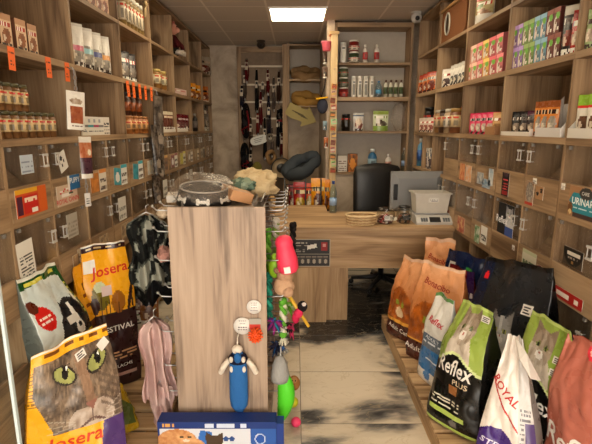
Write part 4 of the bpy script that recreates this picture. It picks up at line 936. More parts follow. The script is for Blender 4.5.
for i, (c, l) in enumerate((((.42,.10,.09),(.6,.2,.16)),((.25,.26,.18),(.45,.44,.36)),((.28,.32,.22),(.5,.52,.42)))):
    z_ += brow('b',338.5,349,1,9.7,'grooming_jar','jar',lambda w,d,h_,k: jar(w*.49,h_,c,l,(.84,.82,.77),(.08,.55)),'%s grooming jar' % ('red','olive','green')[i],'%s of the stack beside the post' % ('bottom','middle','top')[i],dz=z_)
brow('b',351,375,4,20.5,'grooming_tube','tube',lambda w,d,h_,k: tube(w*.46,h_,(.86,.84,.80),tuple(lin((.70,.69,.66))),(.84,.82,.78)),'white grooming tube','grey wall shelf','white grooming tubes')
CLEARB = clear('clear_blue_plastic', (.72,.84,.92), .5, .05)
def watermesh(r, hh, cap, lab=None):
    b = B(); b.lathe([(r*.8,0),(r,.03*hh),(r,.12*hh),(r*.93,.15*hh),(r,.18*hh),(r,.5*hh),(r*.92,.53*hh),(r,.56*hh),(r,.66*hh),(r*.7,.78*hh),(r*.36,.87*hh),(r*.36,.91*hh)], 16, (.7,.8,.9))
    q = B(); q.lathe([(r*.42,.905*hh),(r*.42,.99*hh),(r*.38,hh)], 12, tuple(lin(cap)))
    l = B(); l.lathe([(r*1.01,.25*hh),(r*1.01,.47*hh)], 16, tuple(lin(lab or (.8,.85,.9))))
    return [('', b, CLEARB), ('cap', q, PLASTIC), ('label', l, INK)]
brow('b',375.5,382.5,1,16,'blue_bottle','bottle',lambda w,d,h_,k: watermesh(w*.48,h_,(.3,.5,.7),(.35,.6,.75)),'clear blue bottle','between white tubes and green bottles')
brow('b',383.5,404,4,17,'green_label_bottle','bottle',lambda w,d,h_,k: bottle(w*.45,h_,(.80,.78,.72),(.28,.34,.18),(.30,.18,.12)),'small bottle with green label','grey wall shelf','green-label bottles')
brow('c',341,351,1,16.5,'black_can','can',lambda w,d,h_,k: jar(w*.47,h_,(.07,.06,.05),(.16,.12,.06),(.08,.07,.07),(.2,.8)),'black food can','on the grey wall shelf, beside the post')
brow('c',353,365,1,18,'photo_pouch','pouch',lambda w,d,h_,k: pouch(w,d,h_,lambda U,V: put(put(pack((.80,.78,.76),None,(.62,.30,.22),(.35,.42,.52),3)(U,V),ell(U,V,.5,.5,.3,.2),(.82,.74,.66)),V>.9,(.7,.68,.64)),(.7,.68,.64)),'pouch with a red dog picture','grey wall shelf beside the black can')
brow('c',373,390,1,20,'green_pouch','pouch',lambda w,d,h_,k: pouch(w,d,h_,lambda U,V: put(put(pack((.80,.82,.70),(.48,.58,.24),(.42,.36,.3),(.56,.64,.28),3)(U,V),V<.22,(.5,.6,.26)),ell(U,V,.3,.5,.16,.14),(.88,.86,.82)),(.7,.72,.5)),'green and white pouch','grey wall shelf, middle')
# clear crumpled bag
def crumple(rx, ry, rz, amp, seed, seg=26, flat=.0):
    b = B(); vs = []; fs = []; n = seg
    for j in range(n+1):
        t = PI*j/n
        for i in range(n*2):
            a = PI*i/n; d = Vector((math.sin(t)*math.cos(a), math.sin(t)*math.sin(a), -math.cos(t)))
            k = 1+amp*(mnoise.noise(d*2.3+Vector((seed,0,0)))+.6*abs(mnoise.noise(d*6+Vector((0,seed,0)))))
            vs.append((d.x*rx*k, d.y*ry*k, max(flat, rz+d.z*rz*k) if flat is not None else rz+d.z*rz*k))
    m = n*2
    for j in range(n):
        for i in range(m): fs.append((j*m+i, j*m+(i+1) % m, (j+1)*m+(i+1) % m, (j+1)*m+i))
    b.add(vs, fs, (.8,.8,.8), False); return b
o = obj('plastic_bag', crumple(.085,.07,.15,.25,3.1), BAGGY, None, (x_on(399,5.36,1.56), 5.37, 1.558)); tag(o, 'crumpled clear plastic bag on the grey wall shelf', 'plastic bag')
brow('d',337.5,347.5,1,16,'white_booklet','booklet',lambda w,d,h_,k: carton(w,.03,h_,sheet((.82,.79,.74),(.5,.4,.35),6,(.8,.76,.7)),(.78,.75,.7)),'white booklet standing on the lowest grey shelf','beside the post')
brow('d',347.5,358,1,18,'orange_book','book',lambda w,d,h_,k: carton(w,.03,h_,photo((.32,.20,.10),(.80,.45,.12),5,(.85,.55,.2)),(.3,.2,.12)),'dark book with an orange cover picture','beside the white booklet')
brow('d',367,378,1,23,'cleaner_bottle','bottle',lambda w,d,h_,k: bottle(w*.45,h_,(.14,.36,.52),(.55,.66,.72),(.8,.82,.82)),'blue cleaner bottle','above the black chair')
brow('d',385,392,1,18,'white_spray','bottle',lambda w,d,h_,k: bottle(w*.48,h_,(.82,.80,.78),(.7,.5,.45),(.84,.8,.78)),'white spray bottle','above the right side of the black chair'.replace('right side','back'))
brow('d',401,408,1,24,'water_bottle','bottle',lambda w,d,h_,k: watermesh(w*.48,h_,(.82,.84,.86),(.5,.6,.75)),'clear water bottle behind the monitor','lowest grey shelf')
# ================================================================== COUNTER
CZ = .815
def counter():
    t = thing('sales_counter', 'oak sales counter with an open knee space and scale on top', 'counter', (.45, 3.6, 0))
    def R_(x0,x1,y0,y1): return (x0-.45, x1-.45, y0-3.6, y1-3.6)
    obj('worktop', B().box(*R_(-.62,1.268,3.58,4.30), CZ-.028, CZ, (.8,.8,.8), None, .003), DESK[0], t)
    obj('return_top', B().box(*R_(-.62,.30,4.3005,4.66), CZ-.028, CZ, (.8,.8,.8), None, .003), DESK[0], t)
    obj('front_panel', B().box(*R_(-.62,1.262,3.60,3.62), .473, CZ-.029), DESK[0], t)
    p = obj('pedestal', B().box(*R_(-.10,.252,3.602,4.15), .0, .472), DESK[2], t)
    obj('side_panel', B().box(*R_(.253,.432,3.65,4.15), .0, .472), DESK[2], t)
    obj('side_panel', B().box(*R_(-.60,-.12,3.63,4.15), .0, .472), DESK[2], t)
    obj('side_panel', B().box(*R_(1.24,1.262,3.621,4.28), .0, CZ-.029), DESK[2], t)
    obj('back_panel', B().box(*R_(.45,1.238,4.20,4.215), .50, CZ-.029), DESK[0], t)
    return t
counter()
def poster():
    def f(U, V):
        C = base(U, (.15,.14,.14)); put(C, (U < .015) | (U > .985) | (V < .03) | (V > .97), (.66,.62,.56))
        lines(C, U, V, .06, .5, .74, .92, 2, (.6,.57,.52), 3, .5, .3); put(C, rect(U, V, .0, 1, .45, .47), (.5,.48,.44))
        put(C, poly(U, V, [(.50,.62),(.71,.70),(.70,.84),(.49,.76)]), (.84,.82,.78)); put(C, rect(U, V, .80, .93, .58, .88), (.55,.11,.12)); put(C, ell(U, V, .865, .78, .04, .06), (.75,.5,.48))
        for k in range(7):
            a = .10+.125*k; m = rect(U, V, a, a+.10, .10, .38); put(C, m, (.24,.22,.21)); put(C, ell(U, V, a+.05, .2, .03, .09), (.62,.58,.52)); put(C, m & (V > .32), (.55,.5,.45), .7)
        lines(C, U, V, .06, .45, .54, .66, 2, (.5,.48,.45), 8, .5, .35); return C
    x0, x1 = x_on(294, 3.6, .7), x_on(330.5, 3.6, .7); z0, z1 = P(312, 266.5, Y=3.6).z, P(312, 239, Y=3.6).z
    b = B().box(x0-.08, x1, -.002, 0, 0, z1-z0, tuple(lin((.2,.19,.18)))); b.face_grid(x1-x0+.08, z1-z0, -.0025, f, 60, 36, None, x0-.08)
    o = obj('poster', b, INK, None, (0, 3.5985, z0)); tag(o, 'dark poster with small product pictures on the counter front', 'poster')
poster()
# ---- things on the counter
def basket(loc):
    t = thing('wicker_basket', 'shallow oval wicker basket on the counter', 'basket', loc)
    wk = [tuple(lin((.82,.72,.56))), tuple(lin((.70,.57,.41)))]
    b = B()
    for j in range(6):
        k = 1+.022*j
        b.tube([(.112*k*math.cos(a), .085*k*math.sin(a)+.0, .007+.012*j+.0022*math.sin(12*a+j*PI)) for a in [2*PI*i/48 for i in range(48)]], .0058, 6, wk[j % 2], None, True)
    for i in range(24):
        a = 2*PI*i/24; b.tube([(.113*math.cos(a), .081*math.sin(a), .004), (.124*math.cos(a), .094*math.sin(a), .074)], .004, 5, wk[0])
    obj('wall', b, CLOTH, t)
    obj('rim', B().tube([(.126*math.cos(a), .096*math.sin(a), .076) for a in [2*PI*i/40 for i in range(40)]], .009, 8, wk[0], None, True), CLOTH, t)
    obj('base', B().lathe([(.11,.002),(.112,.008)], 28, wk[1], None, None, 1, .72), CLOTH, t)
basket(Vector((x_on(361, 3.72, .83), 3.72, CZ)))
def glassjar(px, Y, r, name, label, fill, tagc):
    X = x_on(px, Y, .85); t = thing('treat_bowl' if r > .06 else 'glass_jar', label, 'jar', (X, Y, CZ))
    b = B(); b.lathe([(r*.6,.001),(r*.9,.02),(r*1.08,.06),(r*1.05,.095),(r*.80,.122),(r*.86,.132),(r*.82,.132)], 24); obj('glass', b, JARG, t)
    for k in range(30):
        a = k*2.4; rr = r*.80*math.sqrt(((k % 10)+.5)/10); q = B(); c = fill[k % len(fill)]
        q.ball((0,0,0), (.017,.015,.013), 8, tuple(lin(c)))
        o = obj('treat', q, PLASTIC, None, (X+rr*math.cos(a), Y+rr*math.sin(a), CZ+.018+.023*(k//10))); tag(o, 'small treat inside the %s' % name, 'treat', 'treats inside the %s' % name)
    s = B(); s.box(-.022,.022,-r*1.03,-r*1.0,.04,.075,tuple(lin(tagc))); obj('sticker', s, INK, t)
    if r <= .06:
        q = B(); q.lathe([(r*.84,.1325),(r*.86,.138),(r*.84,.146),(.01,.154)], 20, tuple(lin((.08,.07,.07)))); obj('lid', q, PLASTIC, t)
glassjar(385.5, 3.74, .070, 'round glass bowl', 'round glass bowl of red wrapped treats beside the basket', [(.62,.15,.16),(.35,.14,.12),(.78,.72,.66),(.5,.35,.3)], (.80,.78,.76))
glassjar(404, 3.76, .060, 'dark-lidded glass jar', 'dark-lidded glass jar of brown treats beside the scale', [(.18,.12,.10),(.5,.3,.2),(.12,.10,.10),(.55,.42,.3)], (.2,.2,.2))
def scale():
    X = x_on(432, 3.78, .84); t = thing('shop_scale', 'grey digital shop scale carrying the clear storage box', 'scale', (X, 3.70, CZ))
    c, g = tuple(lin((.74,.73,.71))), tuple(lin((.30,.32,.34)))
    b = B(); w = .155
    prof = [(-.02,.0),(-.025,.02),(.02,.058),(.06,.068),(.24,.068),(.24,.0)]
    vs = [(s*w, y, z) for s in (-1,1) for y, z in prof]; n = len(prof)
    b.add(vs, [tuple(range(n)), tuple(range(2*n-1, n-1, -1))]+[(k, n+k, n+(k+1) % n, (k+1) % n) for k in range(n)], c); obj('housing', b, PLASTIC, t)
    M = Matrix.Translation((0,-.0255,.0205)) @ Matrix.Rotation(-math.atan2(.045,.038), 4, 'X')
    q = B(); q.box(-.045,.045,.004,.056,0,.002,tuple(lin((.05,.06,.07)))); q.v = [Matrix.Translation((0,-.0255,.0215)) @ Matrix.Rotation(math.atan2(.038,.045), 4, 'X') @ v for v in q.v]; obj('screen', q, PLASTIC, t)
    k = B()
    for s in (-1,1):
        for i in range(3):
            for j in range(3): k.box(s*.09-.026+i*.02, s*.09-.01+i*.02, .010+j*.014, .020+j*.014, 0, .003, g)
    k.v = [Matrix.Translation((0,-.0255,.0215)) @ Matrix.Rotation(math.atan2(.038,.045), 4, 'X') @ v for v in k.v]; obj('key', k, PLASTIC, t)
    obj('weighing_plate', B().box(-.145,.145,.065,.245,.069,.080,tuple(lin((.55,.54,.53))),None,.003), STEEL, t)
    return X
SX_ = scale()
FROST = plain('frosted_plastic', (.86,.80,.70), .4, 0, .04); FROST.node_tree.nodes['Principled BSDF'].inputs['Transmission Weight'].default_value = .35; FROST.node_tree.nodes['Principled BSDF'].inputs['Alpha'].default_value = .80
def storagebox():
    t = thing('storage_box', 'empty frosted plastic storage box standing on the scale', 'box', (SX_-.005, 3.86, CZ+.0805))
    b = B(); a0, a1, d0, d1, hh = .128, .144, .075, .095, .17; th = .004
    def ring(w, d, z): return [(-w,-d,z),(w,-d,z),(w,d,z),(-w,d,z)]
    vs = ring(a0,d0,0)+ring(a1,d1,hh)+ring(a1-th,d1-th,hh)+ring(a0-th,d0-th,th)
    fs = [(3,2,1,0),(12,13,14,15)]
    for r0 in (0,4,8):
        for k in range(4): fs.append((r0+k, r0+(k+1) % 4, r0+4+(k+1) % 4, r0+4+k))
    b.add(vs, fs, (.7,.68,.63)); obj('tub', b, FROST, t)
    rim = B()
    for q in ((-a1-.012,a1+.012,-d1-.012,-d1),(-a1-.012,a1+.012,d1,d1+.012),(-a1-.012,-a1,-d1,d1),(a1,a1+.012,-d1,d1)): rim.box(*q, hh-.012, hh, tuple(lin((.70,.68,.64))))
    obj('rim', rim, FROST, t)
    l = B(); l.box(-.035,.05,-.0925,-.0905,.090,.130,tuple(lin((.86,.85,.84)))); l.face_grid(.085,.04,-.093,sheet(n=3),16,8,None,-.035,.090); l.v = [v+Vector((0,.0,0)) for v in l.v]; obj('paper_label', l, INK, t)
storagebox()
def monitor():
    X = x_on(417, 4.05, .95); t = thing('computer_monitor', 'silver back of a computer monitor behind the storage box', 'monitor', (X, 4.08, CZ), .06)
    s = tuple(lin((.47,.47,.47))); k = tuple(lin((.05,.05,.055)))
    b = B().box(-.235,.235,.0,.035,.05,.40,s,None,.006); 
    b.add([(-.17,-.028,.09),(.17,-.028,.09),(.17,-.028,.34),(-.17,-.028,.34),(-.225,-.0005,.055),(.225,-.0005,.055),(.225,-.0005,.395),(-.225,-.0005,.395)], [(0,1,2,3),(4,5,1,0),(5,6,2,1),(6,7,3,2),(7,4,0,3)], s); obj('back_shell', b, PLASTIC, t)
    v = B(); v.box(-.212,-.180,-.030,-.004,.15,.29,k); obj('vent', v, PLASTIC, t)
    obj('screen', B().box(-.225,.225,.0355,.038,.065,.385,k), PLASTIC, t)
    obj('stand', B().box(-.04,.04,-.02,.02,.002,.06,k).box(-.12,.12,-.07,.09,0,.012,k,None,.003), PLASTIC, t)
monitor()
o = obj('paper_sheet', B().box(-.09,.09,-.06,.06,0,.004,tuple(lin((.80,.79,.76)))), INK, None, (x_on(396,3.93,.82), 3.93, CZ), .3); tag(o, 'white papers lying flat behind the glass jars', 'paper')
for nm, px, Y, hh, lab in (('water_bottle',333,4.30,.30,'clear water bottle with blue cap at the counter rear edge'),):
    pr = Proto('water_bottle','bottle',watermesh(.034,hh,(.10,.25,.55),(.55,.65,.78))); pr.put((x_on(px,4.22,.9), 4.22, CZ), 0, lab)
def chair():
    X, Y = .845, 4.72; t = thing('office_chair', 'black padded office chair behind the counter', 'chair', (X, Y, 0), .12)
    k = tuple(lin((.035,.032,.03)))
    LEA = plain('black_leatherette', (.009,.008,.0075), .42, 0, .2, 40, .5, 0, .15)
    b = B()                                      # padded backrest, bulging, slightly rounded top
    n, m = 12, 14; vs = []; fs = []
    for back in (0, 1):
        for j in range(m+1):
            v = j/m; w = .250*(1-.12*max(0, v-.88)/.12)*(1-.10*max(0,.2-v)/.2)
            for i in range(n+1):
                u = 2*i/n-1; yy = .045*(1-abs(u)**4*.75)*(1-max(0,(v-.85)/.15)**2*.8)*(1-.12*(abs(math.sin(v*PI*4))<.12))
                vs.append((u*w, (-yy if back == 0 else yy)+.05*v, .50+.735*v-(.03*u*u if v > .95 else 0)))
    N = (n+1)*(m+1)
    for j in range(m):
        for i in range(n): a = j*(n+1)+i; fs += [(a,a+1,a+n+2,a+n+1),(N+a+1,N+a,N+a+n+1,N+a+n+2)]
        for i, fl in ((0,1),(n,0)): a = j*(n+1)+i; q=(a,a+n+1,N+a+n+1,N+a); fs.append(q if fl else q[::-1])
    for i in range(n): fs.append((i+1,i,N+i,N+i+1)); a = m*(n+1)+i; fs.append((a,a+1,N+a+1,N+a))
    b.add(vs, fs, k, True); obj('backrest', b, LEA, t)
    obj('seat', B().box(-.25,.25,-.46,.0,.42,.51,k,None,.03), LEA, t)
    for s in (-1, 1):
        obj('armrest', B().box(s*.27-.03,s*.27+.03,-.34,.03,.64,.69,k,None,.015).tube([(s*.27,.02,.66),(s*.255,.08,.58),(s*.22,.06,.5)],.024,8,k).tube([(s*.27,-.28,.65),(s*.25,-.26,.46)],.018,8,k), LEA, t)
    obj('column', B().lathe([(.03,.09),(.03,.42)], 12, k), BLACKM, t)
    for i in range(5):
        a = 2*PI*i/5+.3; e = Vector((.30*math.cos(a), .30*math.sin(a)-.2, .06)); 
        g = obj('leg', B().tube([(0,-.2,.10),e],[.03,.018],8,k), BLACKM, t); obj('caster', B().ball(e+Vector((0,0,-.032)),(.028,.028,.028),10,k), PLASTIC, g)
    for c in t.children:
        if c.name.startswith('column'): c.location.y = -.2
chair()
# ================================================================== BAGS BEHIND THE RETURN OF THE COUNTER
def rack():
    t = thing('bag_rack', 'low black wire rack of red and yellow bags behind the counter', 'rack', (.10, 4.90, 0))
    f = B()
    for x in (-.22, .0, .16):
        for y in (-.14, .14): f.tube([(x,y,0),(x,y,1.08 if y < 0 else 1.02)], .008, 6, (.02,.02,.02))
    for z in (.70, .98): 
        for y in (-.14,.14): f.tube([(-.22,y,z),(.16,y,z)], .006, 6, (.02,.02,.02))
        for x in (-.22,.16): f.tube([(x,-.14,z),(x,.14,z)], .006, 6, (.02,.02,.02))
    obj('frame', f, BLACKM, t); s = B()
    for k in range(9): s.tube([(-.215,-.12+.03*k,.706),(.155,-.12+.03*k,.706)], .004, 5, (.02,.02,.02))
    obj('wire_shelf', s, BLACKM, t)
rack()
for i, (px, w, hh, c, pc, lab, dy) in enumerate([(300,.14,.32,(.62,.10,.10),(.85,.7,.2),'red pet food bag in the low wire rack',-.02),(310,.12,.30,(.80,.30,.10),(.9,.8,.5),'orange-red pet food bag between red and yellow ones',.05),(318,.15,.36,(.88,.58,.10),(.45,.2,.1),'yellow pet food bag in the low wire rack',.0),(325,.12,.34,(.86,.52,.08),(.5,.25,.1),'amber pet food bag beside the wall post',.06),(293,.10,.28,(.40,.08,.10),(.7,.6,.5),'dark red bag at the end of the wire rack',.06)]):
    Proto('pet_food_bag','pet food bag',pouch(w,.10,hh,pack(c,(.85,.78,.6),pc,None,i),c)).put((x_on(px,4.84,.8), 4.80+dy, .712), 0, lab)
# ================================================================== LEASH PANEL
LPY = 6.80
def leashpanel():
    t = thing('leash_panel', 'oak wall panel with pale rails full of leads and harnesses', 'wall panel', (-.48, LPY, 0))
    obj('board', B().box(-.295,.295,.02,.05,.05,2.625), plain('brown_board', (.20,.135,.085), .7), t)
    for z in (2.44, 2.19, 1.95, 1.72, 1.48):
        r = B().box(-.293,.293,.0,.018,z-.012,z+.012,tuple(lin((.78,.72,.62)))); obj('rail', r, PLASTIC, t)
leashpanel()
dk = [(.07,.05,.06),(.30,.05,.07),(.05,.05,.06),(.18,.10,.06),(.28,.24,.22),(.10,.09,.14),(.36,.10,.09)]
def lead(px, ytop, ybot, col, label, kind, Y=LPY-.05):
    zt, zb = P(px, ytop, Y=Y).z, P(px, ybot, Y=Y).z; X = x_on(px, Y, (zt+zb)/2)
    t = thing(kind, label, kind.replace('_', ' '), (X, Y, zb), 0); c = tuple(lin(col)); ln = zt-zb
    hk = B().tube([(0,.05,ln),(0,.0,ln),(0,-.03,ln+.008)], .004, 6, (.6,.6,.58)); obj('hook', hk, CHROME, t)
    s = B(); r = random.Random(px)
    if kind == 'dog_lead':
        for k in range(3):
            o_ = (k-1)*.018; s.tube([(o_*.3,-.015,ln),(o_+.01*r.uniform(-1,1),-.02-.01*k,ln*.6),(o_*1.3,-.02,.05+.03*k),(o_*.4,-.024,0.0+.03*k),(-o_*.6,-.03,.06),(o_*.2,-.02,ln*.7)], .008, 6, c)
        obj('strap', s, CLOTH, t); obj('clasp', B().ball((0,-.03,.02),(.012,.01,.022),8,(.55,.55,.52)), CHROME, t)
        q = B(); q.box(-.022,.022,-.042,-.038,ln*.58,ln*.58+.10,tuple(lin((.72,.66,.58)))); q.box(-.016,.016,-.0425,-.042,ln*.58+.05,ln*.58+.085,tuple(lin(col))); obj('card', q, INK, t)
    else:
        w = .05
        for k in range(7):
            z0_, z1_ = r.uniform(.1,.9)*ln, r.uniform(.0,.8)*ln; cc_ = c if k % 3 else tuple(lin(r.choice([(.45,.10,.12),(.30,.28,.27),(.40,.30,.2)])))
            s.tube([(r.uniform(-1,1)*w,-.05-.01*k,z0_),(r.uniform(-1,1)*w*1.3,-.06-.01*k,(z0_+z1_)/2),(r.uniform(-1,1)*w,-.05-.01*k,z1_)], .011, 6, cc_)
        s.tube([(w*math.cos(a), -.03-.012*math.sin(2*a), ln*.62+ln*.30*math.sin(a)) for a in [2*PI*i/20 for i in range(20)]], .016, 7, c, None, True)
        s.tube([(w*.9*math.cos(a), -.045, ln*.28+ln*.26*math.sin(a)) for a in [2*PI*i/20 for i in range(20)]], .018, 7, c, None, True)
        s.tube([(0,-.05,ln*.9),(.0,-.06,ln*.55),(0,-.05,ln*.04)], .02, 7, c); obj('strap', s, CLOTH, t)
        obj('chest_pad', B().ball((0,-.06,ln*.45),(.05,.02,ln*.16),10,tuple(v*1.6+.01 for v in c)), CLOTH, t)
for px, a, b_, ci_, lab, kd in [(245,70,101,4,'grey lead hanging top row, end hook by the plaster wall','dog_lead'),(246,101,138,0,'dark harness below the grey lead','dog_harness'),(245,141,172,2,'black harness at the foot of the panel','dog_harness'),
        (257,70,113,2,'black lead with pale card, second hook of the top row','dog_lead'),(258,113,136,6,'red lead above the oval hanging sign','dog_lead'),(268,70,96,1,'dark red lead, third hook of the top row','dog_lead'),(269,96,140,5,'navy lead hanging beside the oval sign','dog_lead'),
        (279,72,104,3,'brown lead, last hook of the top row','dog_lead'),(281,108,132,2,'small black harness by the panel frame','dog_harness'),(282,133,158,1,'wine red lead above the bronze-toned bowl','dog_lead'),(251,150,176,0,'dark lead half behind a tan toy','dog_lead'),(263,82,100,4,'short pale grey lead between two dark leads','dog_lead')]:
    lead(px, a, b_, dk[ci_], lab, kd)
for px, a, b_, ci_, lab in [(242,86,110,5,'navy lead by the panel frame, second row'),(251,118,150,3,'brown lead under the dark harness'),(274,78,112,4,'grey lead beside the brown lead'),(261,92,128,1,'red lead, second row under the pale card'),(278,110,150,0,'dark lead on the fourth rail'),(265,118,160,2,'black lead behind the oval sign'),(247,60,84,1,'short red lead high on the panel'),(285,84,126,3,'brown lead against the panel frame'),(272,128,158,4,'grey lead beside the bronze-toned bowl')]:
    lead(px, a, b_, dk[ci_], lab, 'dog_lead', LPY-.09)
# oval white hanging sign, tan rope rings, steel bowl
def ovalsign():
    Y = 6.66; c = P(259, 140, Y=Y); b = B(); w, hh, n = .125, .062, 24
    fr = [(w*(abs(math.cos(a))**.6)*(1 if math.cos(a) >= 0 else -1), 0, hh*(abs(math.sin(a))**.8)*(1 if math.sin(a) >= 0 else -1)) for a in [2*PI*k/n for k in range(n)]]
    b.add([(x,-.004,z) for x,_,z in fr]+[(x,.004,z) for x,_,z in fr], [tuple(range(n)), tuple(range(2*n-1,n-1,-1))]+[(k,n+k,n+(k+1)%n,(k+1)%n) for k in range(n)], tuple(lin((.80,.80,.78))))
    for k in range(3): b.box(-.07,.07-.02*k,-.0055,-.004,.022-.024*k,.030-.024*k,tuple(lin((.42,.42,.42))))
    o = obj('hanging_sign', b, INK, None, c, 0, None, (0,-.28,0)); tag(o, 'white oval hanging sign in front of the leads', 'sign')
ovalsign()
for i, (px, py, r, c, lab) in enumerate([(270,138,.042,(.46,.42,.37),'grey round rubber toy beside the oval sign'),(271,157,.07,(.58,.45,.30),'tan rope ring toy below the oval sign')]):
    p = P(px, py, Y=6.66); b = B()
    b.tube([(r*math.cos(a), .012*math.sin(3*a), r*1.15*math.sin(a)) for a in [2*PI*k/24 for k in range(24)]], r*.42, 9, tuple(lin(c)), None, True)
    o = obj('ring_toy', b, CLOTH, None, p, .3+.5*i); tag(o, lab, 'dog toy')
p = P(281, 168, Y=6.55); b = B(); b.lathe([(.03,.0),(.13,.0),(.150,.035),(.145,.055),(.135,.05),(.12,.03),(.07,.022),(.065,.03),(.001,.03)], 28, tuple(lin((.60,.52,.40))), None, [tuple(lin(c_)) for c_ in ((.2,.17,.15),(.2,.17,.15),(.12,.1,.09),(.14,.12,.1),(.60,.52,.40),(.62,.54,.42),(.5,.42,.33),(.06,.05,.05))])
o = obj('steel_bowl', b, PLASTIC, None, p, 0, None, (PI/2, 0, .2)); tag(o, 'round bronze-toned bowl with dark rim beside the charcoal donut bed', 'pet bowl')
p = P(257, 168, Y=6.6); b = B(); b.ball((0,0,0),(.07,.04,.09),14,tuple(lin((.45,.42,.20)))); o = obj('plush_toy', b, CLOTH, None, p); tag(o, 'olive plush toy at the foot of the lead panel', 'dog toy')
# ================================================================== BED NOOK
def nook():
    t = thing('bed_rack', 'oak wall rack holding cushioned pet beds beside the post', 'rack', (.12, 6.55, 1.885))
    obj('side_panel', B().box(-.232,-.21,0,.30,.0,.83), SHELF[2], t)
    for z in (-.005, .345, .80): obj('shelf', B().box(-.21,.218,0,.30,z-.012,z+.012), SHELF[0], t)
    obj('back_panel', B().box(-.21,.218,.30,.315,0,.82), GREYP, t)
nook()
def donut(px, py, Y, R_, r, col, label, rot, name='pet_bed', inner=None, zr=1.0, sq=.75, loc=None):
    t = thing(name, label, 'pet bed', loc or P(px, py, Y=Y)); t.rotation_euler = rot
    b = B(); n = 30; pts = []; rr = []
    for k in range(n):
        a = 2*PI*k/n; pts.append((R_*math.cos(a), R_*sq*math.sin(a), .012*math.sin(5*a))); rr.append(r*(1+.12*math.sin(3*a+1)+.06*math.sin(9*a)))
    b.tube(pts, rr, 12, tuple(lin(col)), None, True); obj('bolster', b, CLOTH, t)
    q = B().ball((0,0,-r*.55),(R_*.92,R_*sq*.92,r*.45),18,tuple(lin(inner or tuple(v*.8 for v in col)))); obj('cushion', q, CLOTH, t)
donut(0,0,0,.155,.062,(.56,.44,.30),'brown and cream fur-lined pet bed on the top rack shelf',(.50,0,.1),inner=(.80,.70,.56),loc=Vector((.13,6.70,2.325)))
donut(0,0,0,.155,.065,(.66,.50,.26),'mustard tan pet bed on the middle rack shelf',(.50,.12,-.1),inner=(.3,.22,.14),loc=Vector((.14,6.70,1.985)))
0 and donut(0,0,0,.150,.045,(.34,.32,.24),'dark olive pet bed hanging under the rack',(1.1,.1,.2),inner=(.28,.26,.2),loc=Vector((.12,6.72,1.77)))
donut(301,166,5.85,.195,.076,(.25,.27,.29),'charcoal donut bed leaning below the rack',(.62,-.48,.1),inner=(.15,.16,.17),sq=.60)
def arrowcard():
    b = B(); c = tuple(lin((.62,.55,.30))); pts = [(1.3*x_,1.3*y_) for x_,y_ in ((-.16,.02),(-.10,.13),(.07,.05),(.10,.085),(.17,-.075),(.0,-.12),(.02,-.07),(-.10,-.03))]; n = len(pts)
    b.add([(x,-.003,z) for x,z in pts]+[(x,.003,z) for x,z in pts], [tuple(range(n))[::-1], tuple(n+k for k in range(n))]+[(k,(k+1)%n,n+(k+1)%n,n+k) for k in range(n)], c)
    for k in range(4): M = Matrix.Translation((-.03+.03*k,-.0045,.03-.022*k)) @ Matrix.Rotation(.42, 4, 'Y'); b.box(-.085+.01*k,.085-.012*k,-.001,0,-.006,.006,tuple(lin((.36,.30,.13))),M)
    o = obj('cardboard_arrow', b, INK, None, P(300, 115, Y=6.45)); tag(o, 'yellow cardboard arrow sign taped below the bed rack', 'sign')
arrowcard()
# ================================================================== WOODEN POST WITH HANGING PACKS
def post():
    Yp = 5.16; x0, x1 = x_on(330.5, Yp, 1.9), x_on(337, Yp, 1.9)
    t = thing('display_post', 'tall pine post hung with small packs beside the grey wall shelf', 'post', ((x0+x1)/2, Yp, 0))
    w = (x1-x0)/2
    obj('upright', B().box(-w, w, 0, .13, 0, 2.56, (.8,.8,.8), None, .003), POSTW, t)
    obj('cap', B().box(-w-.02, w+.012, -.012, .13, 2.561, 2.59), POSTW, t)
    for z in (1.32,1.55,1.78,2.0,2.2): obj('hook', B().tube([(0,.0,z),(0,-.05,z),(0,-.058,z+.012)], .003, 6, (.6,.6,.6)), CHROME, t)
    return Yp, (x0+x1)/2
PYP, PXP = post()
pc = [(.80,.50,.22),(.78,.70,.58),(.66,.26,.14),(.82,.66,.36),(.5,.3,.2),(.84,.78,.7)]
rp = random.Random(5)
for k in range(13):
    z = P(333, 84+7*k, Y=PYP).z; c = pc[k % 6]
    b = B(); b.box(-.024-.01*rp.random(),.022+.01*rp.random(),-.006,0,-.055,0,tuple(lin(tuple(v*(.6+.5*rp.random()) for v in c)))); b.box(-.024,.024,-.007,-.006,-.045,-.02,tuple(lin(pc[(k+2) % 6]))); b.box(-.018,.018,-.007,-.006,-.016,-.006,tuple(lin((.3,.16,.1))))
    o = obj('small_pack', b, INK, None, (PXP+.018*(rp.random()-.5), PYP-.014-.004*(k % 2), z), 0, None, (0,.12*(-1)**k,0)); tag(o, 'small treat pack hanging on the pine post, %s from the top' % (ORD+['thirteenth'])[k], 'treat pack', 'packs on the pine post')
